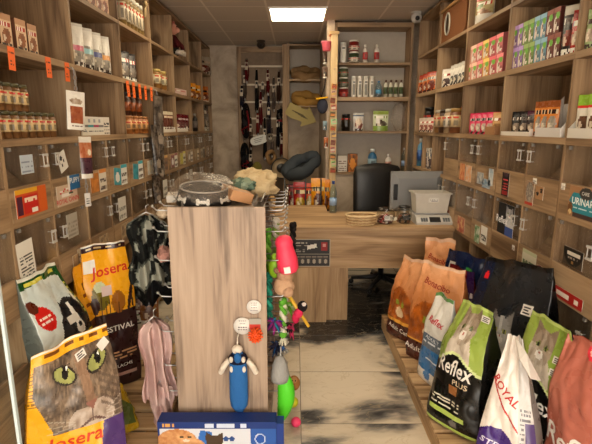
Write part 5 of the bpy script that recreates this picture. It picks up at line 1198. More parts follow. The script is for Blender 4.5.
# pink cup, yellow-brimmed cap and dark cap hanging at the post's left face
def onpost(px, py, Y): return P(px, py, Y=Y)
b = B(); b.lathe([(.038,0),(.042,.004),(.052,.085),(.055,.09),(.049,.09),(.036,.006)], 18, tuple(lin((.86,.38,.44)))); q = B().lathe([(.053,.082),(.060,.088),(.060,.094),(.053,.094)], 18, tuple(lin((.88,.5,.55))))
o = obj('pink_cup', b, RUBBER, None, P(326.5, 51, Y=5.2)); tag(o, 'pink plastic cup hanging high on the pine post', 'cup'); obj('rim', q, RUBBER, o)
def cap_toy():
    t = thing('bucket_hat', 'dark blue cap with a yellow brim hanging beside the pine post', 'hat', P(322.5, 106, Y=5.3))
    obj('crown', B().ball((0,0,0),(.062,.05,.085),16,tuple(lin((.22,.23,.28)))), CLOTH, t); 
    obj('brim', B().box(-.065,.07,-.06,.03,.075,.092,tuple(lin((.88,.68,.15))),Matrix.Rotation(-.15,4,'Y'),.006), CLOTH, t)
    obj('strap', B().tube([(-.02,0,.09),(.02,.0,.20),(.03,-.01,.30)], .009, 6, tuple(lin((.16,.13,.12)))), CLOTH, t)
cap_toy()
for i, (px, py, w, hh, c, lab) in enumerate([(325,64,.05,.14,(.26,.19,.15),'dark lead hanging high beside the pine post'),(325,78,.06,.12,(.34,.25,.2),'brown pack under a dark lead beside the post'),(325,130,.05,.10,(.45,.55,.6),'pale blue blister pack low beside the post'),(326,148,.05,.12,(.66,.36,.16),'orange-brown pack low beside the post')]):
    p = P(px, py, Y=5.28); Proto('hanging_pack','treat pack',pouch(w,.03,hh,pack(c,None,tuple(v*.7 for v in c),None,i),c)).put(p, 0, lab)
# ================================================================== CEILING CAMERAS
def dome(loc, label, c, k):
    t = thing('security_camera', label, 'security camera', loc); cc = tuple(lin(c))
    obj('mount', B().lathe([(.055,-.02),(.058,-.001)], 18, cc), PLASTIC, t)
    obj('housing', B().ball((0,0,-.055),(.056,.056,.052),16,cc), PLASTIC, t)
    M = Matrix.Translation((0,-.045,-.065)); obj('lens', B().ball((0,0,0),(.024,.02,.024),12,(.01,.01,.012),M), PLASTIC, t)
dome((x_on(416.5,4.95,2.7),4.95,CEIL), 'white dome security camera on the ceiling near the cat house', (.72,.70,.67), 0)
dome((x_on(261,6.5,2.66),6.5,CEIL), 'dark dome security camera above the lead panel', (.22,.18,.15), 1)
# ================================================================== DISPLAY STAND (gondola) in the foreground
GY0, GY1, GX0, GX1, GZ = 2.02, 2.78, -.575, -.137, 1.25
def gondola():
    t = thing('display_stand', 'pale oak-ended display stand with wire hooks in the aisle', 'display stand', ((GX0+GX1)/2, (GY0+GY1)/2, 0))
    w, d = (GX1-GX0)/2, (GY1-GY0)/2
    obj('end_panel', B().box(-w,w,-d,-d+.022,.02,GZ,(.8,.8,.8),None,.002), PALE, t)
    obj('end_panel', B().box(-w,w,d-.022,d,.02,GZ,(.8,.8,.8),None,.002), PALE, t)
    obj('top_board', B().box(-w+.06,w-.06,-d+.0225,d-.0225,GZ-.03,GZ-.012), PALE, t)
    obj('base_board', B().box(-w,w,-d+.0225,d-.0225,.02,.10), PALE, t)
    for s, nm in ((-1,'l'),(1,'r')):
        X = s*(w-.06); g = B()
        for k in range(12): y = -d+.03+(2*d-.06)*k/11; g.tube([(X,y,.10),(X,y,GZ+.02)], .003, 5, (.55,.55,.55))
        for k in range(14): z = .14+(GZ-.14)*k/13; g.tube([(X,-d+.03,z),(X,d-.03,z)], .003, 5, (.55,.55,.55))
        obj('wire_grid', g, CHROME, t)
        for z in (1.22,1.12,.98,.80,.62,.44,.30):
            for k in range(6):
                y = -d+.07+(2*d-.14)*k/5
                obj('hook', B().tube([(X,y,z),(X+s*.13,y,z+.004),(X+s*.145,y,z+.02)], .0032, 6, (.6,.6,.6)).ball((X+s*.147,y,z+.022),.008,8,(.75,.72,.66)), CHROME, t)
    # wire basket rim around the top
    r = B()
    for z in (GZ+.02, GZ-.03): r.tube([(w-.02,-d+.03,z),(w-.02,d-.01,z),(-w+.02,d-.01,z),(-w+.02,-d+.03,z)], .004, 6, (.6,.6,.6))
    obj('wire_rail', r, CHROME, t)
gondola()
# ---- on top of the stand
TZ = GZ-.069
def dogbowl():
    t = thing('dog_bowl', 'black dog bowl with white bones wrapped in clear film', 'pet bowl', Vector((x_on(204,2.18,1.26), 2.18, GZ-.008)))
    k = tuple(lin((.07,.07,.08)))
    b = B(); b.lathe([(.125,0),(.13,.004),(.116,.078),(.110,.082),(.104,.078),(.094,.02),(.001,.016)], 36, k); obj('bowl', b, PLASTIC, t)
    obj('rim', B().tube([(.112*math.cos(a),.112*math.sin(a),.081) for a in [2*PI*i/36 for i in range(36)]], .004, 6, tuple(lin((.62,.60,.57))), None, True), PLASTIC, t)
    for i in range(7):
        M = Matrix.Rotation(-PI/2+.15+2*PI*i/7, 4, 'Z') @ Matrix.Translation((.1235,0,.040)) @ Matrix.Rotation(-.30, 4, 'Y')
        q = B(); c = tuple(lin((.82,.80,.76))); q.box(-.002,.003,-.022,.022,-.007,.007,c,M)
        for a in (-1,1):
            for e in (-1,1): q.ball((.0005,a*.023,e*.007),(.003,.009,.009),8,c,M)
        obj('bone_print', q, PLASTIC, t)
    t.rotation_euler = (.12,.06,0); return t
tb = dogbowl()
f = crumple(.150,.13,.075,.16,5.3,30); o = obj('film_wrap', f, BAGGY, tb, (0,0,-.012)); o['label'] = 'clear crinkled film wrap'
o = obj('white_carton', B().box(-.09,.09,-.07,.07,0,.035,tuple(lin((.80,.77,.72))),None,.002), INK, None, Vector((x_on(186,2.30,1.25),2.30,GZ-.0115)), .2); tag(o, 'flat white carton under the film-wrapped bowl', 'box')
def cloth_pile(name, label, cat, loc, rx, ry, rz, col, seed, amp=.35, mat=CLOTH, rot=0, col2=None):
    b = crumple(rx, ry, rz, amp, seed, 20)
    c1, c2 = lin(col), lin(col2 or tuple(v*.8 for v in col)); b.c = [tuple(c1 if (mnoise.noise(b.v[f_[0]]*26+Vector((seed,1,2))) > -.05) else c2) for f_ in b.f]
    b.s = [True]*len(b.f)
    o = obj(name, b, mat, None, loc, rot); tag(o, label, cat); return o
cloth_pile('fabric_bundle','cream folded fabric bundle on the display stand top','fabric',Vector((x_on(254,2.42,1.25),2.42,GZ-.0115)),.115,.10,.065,(.78,.70,.55),2.2,.45,CLOTH,0,(.74,.65,.50))
cloth_pile('green_plush','grey-green plush toy lying on the cream fabric','dog toy',Vector((x_on(243,2.31,1.31),2.31,1.285)),.055,.07,.03,(.36,.44,.38),4.7,.4,CLOTH,.5,(.52,.58,.5))
b = B(); b.box(-.055,.055,-.075,.075,0,.05,tuple(lin((.70,.52,.36))),None,.003); b.box(-.056,.056,-.012,.012,.0,.0515,tuple(lin((.80,.66,.50))))
o = obj('kraft_box', b, INK, None, Vector((x_on(236,2.22,1.25),2.20,GZ+.01)), .5, None, (.1,.28,.5)); tag(o, 'tilted brown kraft box beside the wrapped bowl', 'box')
b = B(); b.box(-.05,.05,-.05,.05,0,.10,tuple(lin((.58,.40,.26))),None,.003)
o = obj('kraft_box', b, INK, None, Vector((x_on(262,2.6,1.25),2.6,GZ-.011)), .2); tag(o, 'upright brown kraft box behind the cream fabric', 'box')
cloth_pile('tan_plush','tan plush toy at the far end of the stand top','dog toy',Vector((x_on(266,2.68,1.25),2.68,GZ-.011)),.05,.06,.045,(.70,.52,.33),6.1,.3)
# ---- owl-dog plush, tags and spiky ball on the end panel
FY = GY0-.004
def owl():
    c0 = P(239.5, 412, Y=FY-.03); t = thing('plush_dog_toy', 'blue long-bodied plush dog hanging on the stand end panel', 'dog toy', (c0.x, FY, c0.z))
    s = dist(FY, .4)/FPX; bl, nv, wt = tuple(lin((.17,.38,.62))), tuple(lin((.09,.10,.19))), tuple(lin((.84,.80,.74)))
    H_ = lambda px, py, y=-.03: Vector(((px-239.5)*s, y, (412-py)*s))
    b = B(); n = 14; prof = []
    b.lathe([(.02,H_(0,410).z),(.040,H_(0,404).z),(.045,H_(0,395).z),(.044,H_(0,375).z),(.040,H_(0,360).z),(.034,H_(0,352).z),(.02,H_(0,346).z)], 18, bl, Matrix.Translation((0,-.032,0)), None, 1, .7); obj('body', b, CLOTH, t)
    hd = obj('head', B().ball(H_(239.5,354),(.046,.034,.036),16,nv), CLOTH, t)
    obj('muzzle', B().ball(H_(240,350,-.06),(.018,.014,.026),12,bl), CLOTH, hd); obj('snout', B().ball(H_(239,344,-.032),(.026,.022,.022),12,wt), CLOTH, hd)
    for k in (-1,1):
        obj('eye', B().ball(H_(239.5+6*k,352,-.058),(.010,.010,.015),10,wt), CLOTH, hd)
        obj('paw', B().tube([H_(239.5+9*k,355,-.03),H_(239.5+14*k,362,-.03),H_(239.5+17*k,368,-.03)],[.012,.014,.013],10,wt).ball(H_(239.5+17*k,368,-.03),.0135,10,wt), CLOTH, t)
        obj('ear', B().ball(H_(239.5+6*k,363,-.05),(.010,.008,.016),10,wt), CLOTH, t)
    obj('tail', B().tube([H_(241,409),H_(242,414),H_(241,421)],[.010,.007,.005],8,bl), CLOTH, t)
    obj('loop', B().tube([H_(239,342),H_(239,334,-.012),H_(240,330,-.006)],.003,6,wt), CLOTH, t)
owl()
def rtag(px, py, r, label, lines_, Y=FY-.006):
    p = P(px, py, Y=Y); b = B(); b.lathe([(r,-.0012),(r,.0012)], 28, tuple(lin((.86,.85,.83)))); b.v = [Matrix.Rotation(PI/2,4,'X') @ v for v in b.v]
    for wd, z, th in lines_:
        for q in range(4): b.box(-wd+q*wd/2+.0015, -wd+(q+1)*wd/2-.0015, -.0019, -.0012, z-th/2, z+th/2, tuple(lin((.45,.40,.42) if q % 2 else (.25,.22,.25))))
    o = obj('round_tag', b, INK, None, p); tag(o, label, 'price tag')
rtag(242.5,326,.042,'round white tag above the blue plush dog',[] if 0 else [(.018,.026,.003),(.014,.012,.004),(.022,-.006,.005),(.024,-.018,.004)])
rtag(254,307,.034,'round white tag above the orange spiky ball',[(.016,.020,.003),(.013,.010,.004),(.014,-.003,.004),(.018,-.017,.003)])
p = P(255.5, 335.5, Y=FY-.035)
b = B(); c = tuple(lin((.90,.34,.10))); b.ball((0,0,0),.024,16,c)
for k in range(60):
    t_ = math.acos(1-2*(k+.5)/60); a = k*2.399; d = Vector((math.sin(t_)*math.cos(a), math.sin(t_)*math.sin(a), math.cos(t_))); b.tube([d*.022, d*.037], [.005,.0022], 5, c)
o = obj('spiky_ball', b, RUBBER, None, p); tag(o, 'orange spiky rubber ball on the stand end panel', 'dog toy')
p = P(255, 323, Y=FY-.006); b = B(); b.box(-.028,.028,-.002,.002,-.03,.022,tuple(lin((.62,.60,.56)))); b.box(-.026,.026,-.003,-.002,-.03,-.006,tuple(lin((.72,.20,.14)))); o = obj('header_card', b, INK, None, p); tag(o, 'red and grey header card of the orange ball', 'card')
# ---- long box leaning at the stand's foot
def scratchbox():
    p0, p1 = P(157,422,Y=1.90), P(276,422.5,Y=1.90); w = p1.x-p0.x; zt = p0.z
    t = thing('cat_scratcher_carton', 'blue and white carton with a ginger cat at the stand foot', 'carton', ((p0.x+p1.x)/2, 1.90, 0))
    bl = (.10,.20,.45)
    def f(U, V):
        C = base(U, (.78,.80,.84)); put(C, V > .86, bl); put(C, U < .015, bl); put(C, U > .96, bl)
        put(C, poly(U, V, [(.36,.84),(.46,.80),(.44,.3),(.30,.3)]), (.18,.40,.70)); put(C, (U > .78) & (V < .86) & (U+.25*V > .93), (.16,.33,.62))
        G = C.copy(); tabby(U, V, G, ell(U, V, .16, .62, .17, .24) | ell(U, V, .25, .45, .16, .25), 5, .8, (.66,.42,.24), (.86,.68,.48)); m = V < .86; C[m] = G[m]
        put(C, ell(U, V, .20, .70, .018, .02) | ell(U, V, .265, .70, .018, .02), (.12,.09,.06)); put(C, ell(U, V, .235, .63, .03, .03), (.9,.78,.7))
        put(C, poly(U, V, [(.40,.68),(.41,.80),(.45,.74),(.51,.74),(.545,.80),(.555,.66),(.53,.45),(.42,.45)]), (.27,.20,.14)); put(C, ell(U, V, .475, .3, .10, .2), (.30,.22,.15))
        put(C, ell(U, V, .575, .66, .022, .05) | ell(U, V, .625, .66, .022, .05), (.13,.26,.5)); put(C, ell(U, V, .865, .66, .045, .11), (.78,.82,.88)); put(C, ell(U, V, .865, .66, .038, .09), (.12,.30,.62))
        lines(C, U, V, .55, .68, .2, .52, 6, (.3,.35,.45), 4); lines(C, U, V, .40, .75, .89, .97, 1, (.75,.8,.88), 3, .9, .2); lines(C, U, V, .04, .14, .9, .97, 1, (.8,.6,.3), 3, .9, .2); return C
    b = B().box(-w/2,w/2,0,.075,0,zt,tuple(lin(bl))); b.face_grid(w, zt, -.0008, f, 120, 60)
    b.text('KNAUS', .030, w*.20, zt*.62, -.002, tuple(lin((.10,.12,.2))), None, 'CENTER', .18) if 0 else None
    obj('carton', b, INK, t)
    f2 = B().box(w/2,w/2+.035,.01,.07,0,zt*.94,tuple(lin((.12,.22,.5)))); obj('end_flap', f2, INK, t)
scratchbox()
# ---- toys hanging along the stand's aisle side
RX = GX1+.02
def at(px, py, Y): return P(px, py, Y=Y)
o = at(286,255,2.12); b = B(); pk_ = tuple(lin((.90,.22,.34)))
b.lathe([(.001,-.088),(.040,-.085),(.050,-.07),(.052,-.02),(.044,.02),(.040,.045),(.044,.06),(.036,.085),(.02,.095),(.001,.097)], 20, pk_); ob = obj('rubber_toy', b, RUBBER, None, o, 0, None, (0,-.16,0)); tag(ob, 'pink rubber bottle toy hanging on the stand aisle side', 'dog toy')
q = B(); q.box(-.018,.012,-.056,-.048,-.075,-.045,tuple(lin((.86,.84,.82)))); obj('price_sticker', q, INK, ob)
stuffed('plush_bear','dog toy','beige plush toy hanging below the pink rubber bottle',at(284,284,2.12),[((0,0,-.012),(.052,.04,.05),(.72,.58,.46)),((.006,0,.045),(.04,.034,.034),(.66,.52,.41)),((-.035,-.01,.07),(.014,.012,.016),(.5,.38,.3)),((.045,-.01,.07),(.014,.012,.016),(.5,.38,.3)),((.02,-.03,-.03),(.028,.02,.026),(.68,.54,.43))],[])
def ropetoy(px, py, Y, ln, col, col2, label, tw=.03):
    b = B(); n = 16
    for s in (0, PI): b.tube([(.010*math.cos(i*1.1+s), .010*math.sin(i*1.1+s), ln*(.5-i/n)) for i in range(n+1)], .011, 7, tuple(lin(col if s == 0 else col2)))
    for e in (1,-1): b.ball((0,0,e*ln*.42),.022,10,tuple(lin(col)))
    for k in range(7): a = 2*PI*k/7; b.tube([(0,0,-ln*.45),(.02*math.cos(a),.02*math.sin(a),-ln*.45-.05)],.005,5,tuple(lin(col2)))
    o = obj('rope_toy', b, CLOTH, None, at(px,py,Y)); tag(o, label, 'dog toy')
ropetoy(268,250,2.28,.22,(.30,.55,.16),(.5,.7,.3),'green rope toy behind the pink rubber bottle')
ropetoy(269,292,2.2,.20,(.14,.44,.36),(.2,.6,.5),'teal rope toy beside the beige plush')
ropetoy(283,318,2.14,.20,(.36,.62,.20),(.80,.78,.7),'lime and white rope toy below the beige plush')
ropetoy(293,240,2.55,.20,(.10,.09,.09),(.18,.16,.15),'black rope toy beside the counter poster')
ropetoy(276,232,2.35,.14,(.75,.72,.68),(.5,.6,.3),'white rope toy at the top of the stand side')
b = B(); b.ball((0,0,0),(.035,.028,.05),14,tuple(lin((.52,.70,.12)))); b.ball((0,0,.055),(.02,.018,.02),10,tuple(lin((.6,.76,.2)))); ob = obj('squeaky_toy', b, RUBBER, None, at(275,268,2.16)); tag(ob, 'lime squeaky toy left hanging behind the pink bottle'.replace('left ',''), 'dog toy')
def stickbird():
    t = thing('cat_wand', 'yellow cat wand with a small red and black bird', 'cat toy', at(300,312,2.2))
    obj('stick', B().tube([(-.055,0,.085),(.045,-.01,-.075)],[.010,.008],8,tuple(lin((.84,.66,.20)))).ball((-.055,0,.085),.013,8,tuple(lin((.84,.66,.20)))), PLASTIC, t)
    bd = obj('bird', B().ball((.012,-.012,.035),(.026,.02,.03),12,tuple(lin((.10,.08,.09)))).ball((-.008,-.015,.0),(.024,.02,.026),12,tuple(lin((.78,.18,.32)))).ball((.02,-.026,.052),(.012,.01,.01),8,tuple(lin((.85,.8,.78)))), CLOTH, t)
    obj('wing', B().ball((-.022,-.018,-.025),(.02,.012,.03),10,tuple(lin((.72,.14,.28)))), CLOTH, bd)
stickbird()
def fluff(px, py, Y, r, cols_, label, nm='feather_toy'):
    b = B(); rr = random.Random(px*7+py)
    for k in range(26):
        d = Vector((rr.gauss(0,1), rr.gauss(0,.7), rr.gauss(0,1))).normalized(); b.tube([d*.004, d*r*.6+Vector((0,0,-.006)), d*r*rr.uniform(.8,1.1)+Vector((0,0,-.02))], [.006,.007,.001], 5, tuple(lin(rr.choice(cols_))))
    o = obj(nm, b, CLOTH, None, at(px,py,Y)); tag(o, label, 'cat toy')
fluff(274,322,2.1,.05,[(.3,.2,.5),(.1,.4,.5),(.5,.15,.4)],'purple and teal feather toy on the stand side')
fluff(288,306,2.3,.045,[(.45,.7,.2),(.7,.8,.6)],'lime feather toy near the yellow wand')
fluff(277,346,2.2,.05,[(.12,.12,.2),(.2,.2,.3),(.15,.3,.5)],'navy feather toy above the green mesh toy')
fluff(291,328,2.35,.045,[(.7,.2,.35),(.15,.1,.12)],'red and black feather toy below the wand')
ropetoy(272,205,2.62,.08,(.75,.6,.4),(.8,.75,.7),'short tan knot toy on the stand rail')
def meshtoy():
    t = thing('mesh_bolster_toy', 'long bright green mesh toy with grey top on the stand side', 'dog toy', at(281,398,2.08))
    gr = tuple(lin((.30,.78,.14))); b = B(); n, m = 22, 20; vs=[]; fs=[]
    prof = lambda v: .048*math.sin(PI*min(1,max(.02,v*.93+.05)))**.55
    for j in range(n+1):
        for i in range(m):
            a = 2*PI*i/m; r = .86*prof(j/n)*(1+.07*((i+j) % 2)); vs.append((r*math.cos(a)+.026*math.sin(PI*j/n), r*.8*math.sin(a), -.125+.30*j/n))
    for j in range(n):
        for i in range(m): fs.append((j*m+i, j*m+(i+1)%m, (j+1)*m+(i+1)%m, (j+1)*m+i))
    b.add(vs, fs, gr, True); obj('mesh_body', b, RUBBER, t, label='bright green knobbly body')
    obj('sleeve', B().lathe([(.045,.10),(.047,.13),(.036,.19),(.020,.225),(.001,.23)], 16, tuple(lin((.58,.58,.57)))), CLOTH, t, (-.004,0,0))
    obj('cord', B().tube([(0,0,.22),(.0,.02,.27)],.004,6,(.5,.5,.5)), CLOTH, t)
meshtoy()
ob = obj('rubber_ball', B().ball((0,0,0),.027,16,tuple(lin((.90,.24,.42)))), RUBBER, None, P(296,422,Z=.0275)); tag(ob, 'pink rubber ball below the green mesh toy', 'dog toy')
ob = obj('rubber_ball', B().ball((0,0,0),.030,16,tuple(lin((.72,.72,.14)))), RUBBER, None, at(293,402,2.3)); tag(ob, 'yellow-green rubber ball beside the green mesh toy', 'dog toy')
stuffed('plush_hedgehog','dog toy','brown plush toy low on the stand side',at(294,383,2.4),[((0,0,0),(.035,.03,.045),(.62,.42,.24)),((.0,-.02,.03),(.02,.018,.018),(.72,.54,.36))],[],CLOTH,0,dots([(-.008,-.037,.036),(.008,-.037,.036)],.004,(.04,.03,.03)))
# ---- dog clothes hanging on the stand's wall side
def camo(U, V):
    n = vn(U, V, 6, 8, 3, 3); m = vn(U, V, 7, 7, 21, 2); C = base(U, (.30,.31,.28)); put(C, n > .47, (.12,.125,.12)); put(C, m > .58, (.58,.58,.53)); put(C, (m < .42) & (n < .55), (.05,.05,.05)); return C
def garment(name, label, px0, px1, py0, py1, Y, paint, folds=3, amp=.035, thick=.02, sleeves=True, rot=.3, flare=.2, seed=0, nu=36, nv=44, side=(.1,.1,.1)):
    z1, z0 = P(px0, py0, Y=Y).z, P(px0, py1, Y=Y).z; xa, xb = x_on(px0, Y, (z0+z1)/2), x_on(px1, Y, (z0+z1)/2); w, hh = xb-xa, z1-z0
    t = thing(name, label, 'dog clothes', ((xa+xb)/2, Y, z0), rot)
    U, V = np.meshgrid(np.linspace(0,1,nu+1), np.linspace(0,1,nv+1)); Cc = lin(np.clip(paint(((U[:-1,:-1]+U[1:,1:])/2).ravel(), ((V[:-1,:-1]+V[1:,1:])/2).ravel()),0,1))
    b = B(); vs = []; fs = []; cc = []
    for back in (0,1):
        for j in range(nv+1):
            v = j/nv; ww = w/2*(1-flare*(v)+.12*math.sin(v*9+seed)+.25*max(0, .15-abs(v-.75))) * (1-.55*max(0,v-.9)/.1)
            for i in range(nu+1):
                u = 2*i/nu-1; y = amp*math.sin(folds*PI*u+seed+v*2.5)*(1-.6*v)+.02*mnoise.noise(Vector((u*2,v*4,seed))); e = thick*(1-abs(u)**3)
                vs.append((u*ww, y+(e if back else -e), hh*v+.02*math.sin(u*5+seed)*(1-v)))
    N = (nu+1)*(nv+1)
    for j in range(nv):
        for i in range(nu):
            a = j*(nu+1)+i; c = tuple(Cc[j*nu+i]); fs += [(a,a+1,a+nu+2,a+nu+1),(N+a+1,N+a,N+a+nu+1,N+a+nu+2)]; cc += [c,c]
    for j in range(nv):
        for i in (0,nu): a = j*(nu+1)+i; fs.append((a,a+nu+1,N+a+nu+1,N+a)); cc.append(tuple(lin(side)))
    b.add(vs, fs, cc, True); obj('cloth', b, CLOTH, t)
    obj('hanger', B().tube([(-w*.3,0,hh*.97),(0,0,hh+.02),(w*.3,0,hh*.97)],.004,6,(.5,.5,.5)).tube([(0,0,hh+.02),(.0,0,hh+.05),(.015,0,hh+.06)],.003,6,(.5,.5,.5)), CHROME, t)
    if sleeves:
        for s in (-1,1): obj('sleeve', B().tube([(s*w*.28,0,hh*.78),(s*w*.46,-.03,hh*.62),(s*w*.44,-.05,hh*.42)],[.05,.045,.036],12,tuple(lin(side))), CLOTH, t)
garment('camouflage_jacket','grey camouflage dog jacket hanging on the stand wall side',130,167,216,284,2.30,camo,3,.035,.03,False,.35,.1,.4)
garment('black_dog_coat','black dog coat hanging behind the camouflage jacket',146,170,232,300,2.55,lambda U,V: mixc((.07,.07,.08),(.14,.14,.15),vn(U,V,6,6,2)),2,.03,.025,False,.2,.0,1.4)
garment('camouflage_jacket','darker camouflage jacket low behind the sacks',126,150,262,302,2.62,lambda U,V: camo(U+.37,V+.2)*.7,2,.03,.025,False,.5,.0,2.4)
pkf = lambda U,V: mixc((.70,.56,.54),(.84,.74,.72),vn(U,V,5,4,7,3))
garment('pink_dog_coat','pale pink dog coat hanging low beside the stand panel',141,172,320,396,2.10,pkf,3,.045,.03,False,.5,.10,.9,side=(.6,.45,.43))
garment('pink_dog_scarf','pale pink cloth strip near the floor beside the stand',153,172,384,424,2.10,pkf,2,.02,.02,False,.3,-.2,2.2,side=(.6,.45,.43))
for i,(px,py,c,lab) in enumerate([(140,298,(.42,.16,.22),'wine red pack low between sacks and dog clothes'),(150,308,(.55,.35,.2),'brown pack behind the pink coat')]):
    p = P(px,py+16,Y=2.75); Proto('hanging_pack','treat pack',pouch(.12,.05,.2,pack(c,(.8,.75,.7),(.6,.4,.3),None,i),c)).put(p,.3,lab)
cloth_pile('pink_plush','pink and white plush on the stand wall-side hook','dog toy',P(164,262,Y=2.2),.03,.03,.04,(.75,.55,.5),3.3,.3)
cloth_pile('white_plush','white plush toy at the top of the stand wall side','dog toy',P(168,214,Y=2.14)+Vector((-.02,0,-.02)),.03,.03,.025,(.76,.68,.58),5.3,.3)
# ================================================================== PALLETS AND BIG SACKS
def pallet(name, label, x0, x1, y0, y1, n=9):
    t = thing('wooden_pallet', label, 'pallet', ((x0+x1)/2, (y0+y1)/2, 0)); w, d = (x1-x0)/2, (y1-y0)/2
    for k in range(n):
        y = -d+(2*d)*(k+.5)/n; obj('top_board', B().box(-w,w,y-d/n*.80,y+d/n*.80,.098,.118,(.5,.4,.3),None,.002), PINE[0], t)
    for x in (-w+.05, 0, w-.05): obj('runner', B().box(x-.045,x+.045,-d,d,.0,.097), PINE[1], t)
pallet('a','pine pallet under the cat food sacks by the right-wall shelving',.69,1.262,1.45,2.60,8)
pallet('b','pine pallet under the orange sacks near the counter',.69,1.262,2.64,3.50,6)
pallet('c','pine pallet under the yellow sacks by the left-wall shelving',-1.20,-.66,1.40,3.0,10)
class Sack:
    def __init__(s, name, label, BL, BR, TL, TR, D, paint, side, n=(40,52), fill=.55, wr=.010, seed=0, group=None, fold=.0, side_v=None, tuck=.9):
        BL, BR, TL, TR = map(Vector, (BL, BR, TL, TR)); s.o = (BL+BR)/2; s.BL, s.BR, s.TL, s.TR = BL-s.o, BR-s.o, TL-s.o, TR-s.o
        s.D, s.fill, s.wr, s.seed = D, fill, wr, seed
        s.W = ((BR-BL).length+(TR-TL).length)/2; s.H = ((TL-BL).length+(TR-BR).length)/2
        up = ((TL+TR)-(BL+BR)).normalized(); ri = ((BR+TR)-(BL+TL)).normalized(); s.N = ri.cross(up).normalized()   # towards the viewer
        if s.N.y > 0 and abs(s.N.y) > .2: s.N = -s.N
        s.fold = fold
        nu, nv = n; b = B(); vs = []; fs = []; cc = []
        U, V = np.meshgrid((np.arange(nu)+.5)/nu, (np.arange(nv)+.5)/nv); C = lin(np.clip(paint(U.ravel(), V.ravel()),0,1)); sd = lin(np.array(side))
        m = nu//2
        def sc(v): return tuple(sd) if side_v is None else tuple(lin(np.clip(side_v(v),0,1)))
        for j in range(nv+1):
            for i in range(nu+1): vs.append(s.S(i/nu, j/nv))
        NB = len(vs)
        for j in range(nv+1):
            for i in range(m+1): vs.append(s.S(i/m, j/nv, back=True))
        for j in range(nv):
            for i in range(nu): a = j*(nu+1)+i; fs.append((a,a+1,a+nu+2,a+nu+1)); cc.append(tuple(C[j*nu+i]))
            for i in range(m): a = NB+j*(m+1)+i; fs.append((a+1,a,a+m+1,a+m+2)); cc.append(sc(j/nv))
        # side gussets folded inwards
        for e in (0, 1):
            G = len(vs)
            for j in range(nv+1):
                f, k = s.S(e, j/nv), s.S(e, j/nv, back=True); mid = (f+k)/2; inw = (s.S(.5, j/nv)+s.S(.5, j/nv, back=True))/2-mid
                vs.append(mid+inw.normalized()*min(.25*(f-k).length, .03)*(.3+.7*j/nv))
            for j in range(nv):
                f0, f1 = j*(nu+1)+(nu if e else 0), (j+1)*(nu+1)+(nu if e else 0); k0, k1 = NB+j*(m+1)+(m if e else 0), NB+(j+1)*(m+1)+(m if e else 0)
                q = [(f0,G+j,G+j+1,f1),(G+j,k0,k1,G+j+1)]
                fs += [x if e else x[::-1] for x in q]; cc += [sc(j/nv), tuple(v*.92 for v in sc(j/nv))]
        for i in range(m):   # foot
            fs.append((min(2*i+2,nu), 2*i, NB+i, NB+i+1)); cc.append(sc(0))
        b.add(vs, fs, cc, True)
        s.b = obj(name, b, FILM, None, s.o); tag(s.b, label, 'pet food sack', group); s.k = 0
    def S(s, u, v, back=False, lift=0.0):
        c = s.BL*(1-u)*(1-v)+s.BR*u*(1-v)+s.TL*(1-u)*v+s.TR*u*v
        t = max(0, (v-s.fill)/(1-s.fill)); pr = (1-t*t*(3-2*t))
        if v < .06: pr *= .86+.14*v/.06
        e = abs(2*u-1); d = (s.D/2)*pr*(.62+.38*(1-e**3.2))+.003
        w = s.wr*(.35+.65*(v > .06))*(mnoise.noise(Vector((u*3.2+s.seed, v*4.6, s.seed*1.7)))*1.2+.7*abs(mnoise.noise(Vector((u*5+v*3+s.seed, v*7-u*2, s.seed)))))*(1-.6*(v > .96))*min(1, v*6)
        ri = (s.BR-s.BL)*(1-v)+(s.TR-s.TL)*v; ri = ri.normalized()
        off = s.N*((-1 if back else 1)*d + w + lift)
        bow = ri*((2*u-1)*.018*pr)
        q = c+off+bow
        if s.fold and v > .80: q = q + s.N*(s.fold*((v-.80)/.2)**2)
        if v > .82:                                        # crumpled, uneven seal
            k = (v-.82)/.18; q = q+s.N*(.028*k*mnoise.noise(Vector((u*3.7, s.seed*3.1, 1.5)))); q.z += .016*k*mnoise.noise(Vector((u*4.3+s.seed, 7.7, .3)))
        q.z = max(q.z, c.z if v < .02 else .001-0*c.z)
        return q
    def map(s, u0, v0, lift=.0022):
        def f(a, b_):
            return s.S(u0+a/s.W, v0+b_/s.H, False, lift)
        return f
    def text(s, t, size, u, v, col, rot=0, sx=1, bold=0, shear=0, lift=.0022):
        b = B(); b.text(t, size, 0, 0, 0, tuple(lin(col)), None, 'CENTER', rot, sx, s.map(u, v, lift), bold, shear); obj('lettering', b, INK, s.b); return s
    def sticker(s, u, v, w, hh, c=(.88,.86,.83), name='price_sticker', rot=0, mark=True):
        b = B(); f = s.map(u, v, .0020); g = s.map(u, v, .0030); n = 6; vs = []; fs = []; ca, sa = math.cos(rot), math.sin(rot)
        for j in range(n+1):
            for i in range(n+1): x, y = -w/2+w*i/n, -hh/2+hh*j/n; vs.append(f(x*ca-y*sa, x*sa+y*ca))
        for j in range(n):
            for i in range(n): a = j*(n+1)+i; fs.append((a,a+1,a+n+2,a+n+1))
        b.add(vs, fs, tuple(lin(c)))
        if mark:
            for k in range(3):
                x0, x1, y0, y1 = -w*.34, w*(.34-.16*(k % 2)), hh*(.24-.26*k)-hh*.07, hh*(.24-.26*k)+hh*.07
                b.add([g(x*ca-y*sa, x*sa+y*ca) for x, y in ((x0,y0),(x1,y0),(x1,y1),(x0,y1))], [(0,1,2,3)], tuple(lin((.18,.16,.18))))
        obj(name, b, INK, s.b); return s
WHT, RED_ = (.90,.88,.85), (.74,.12,.12)
Z0 = .1185
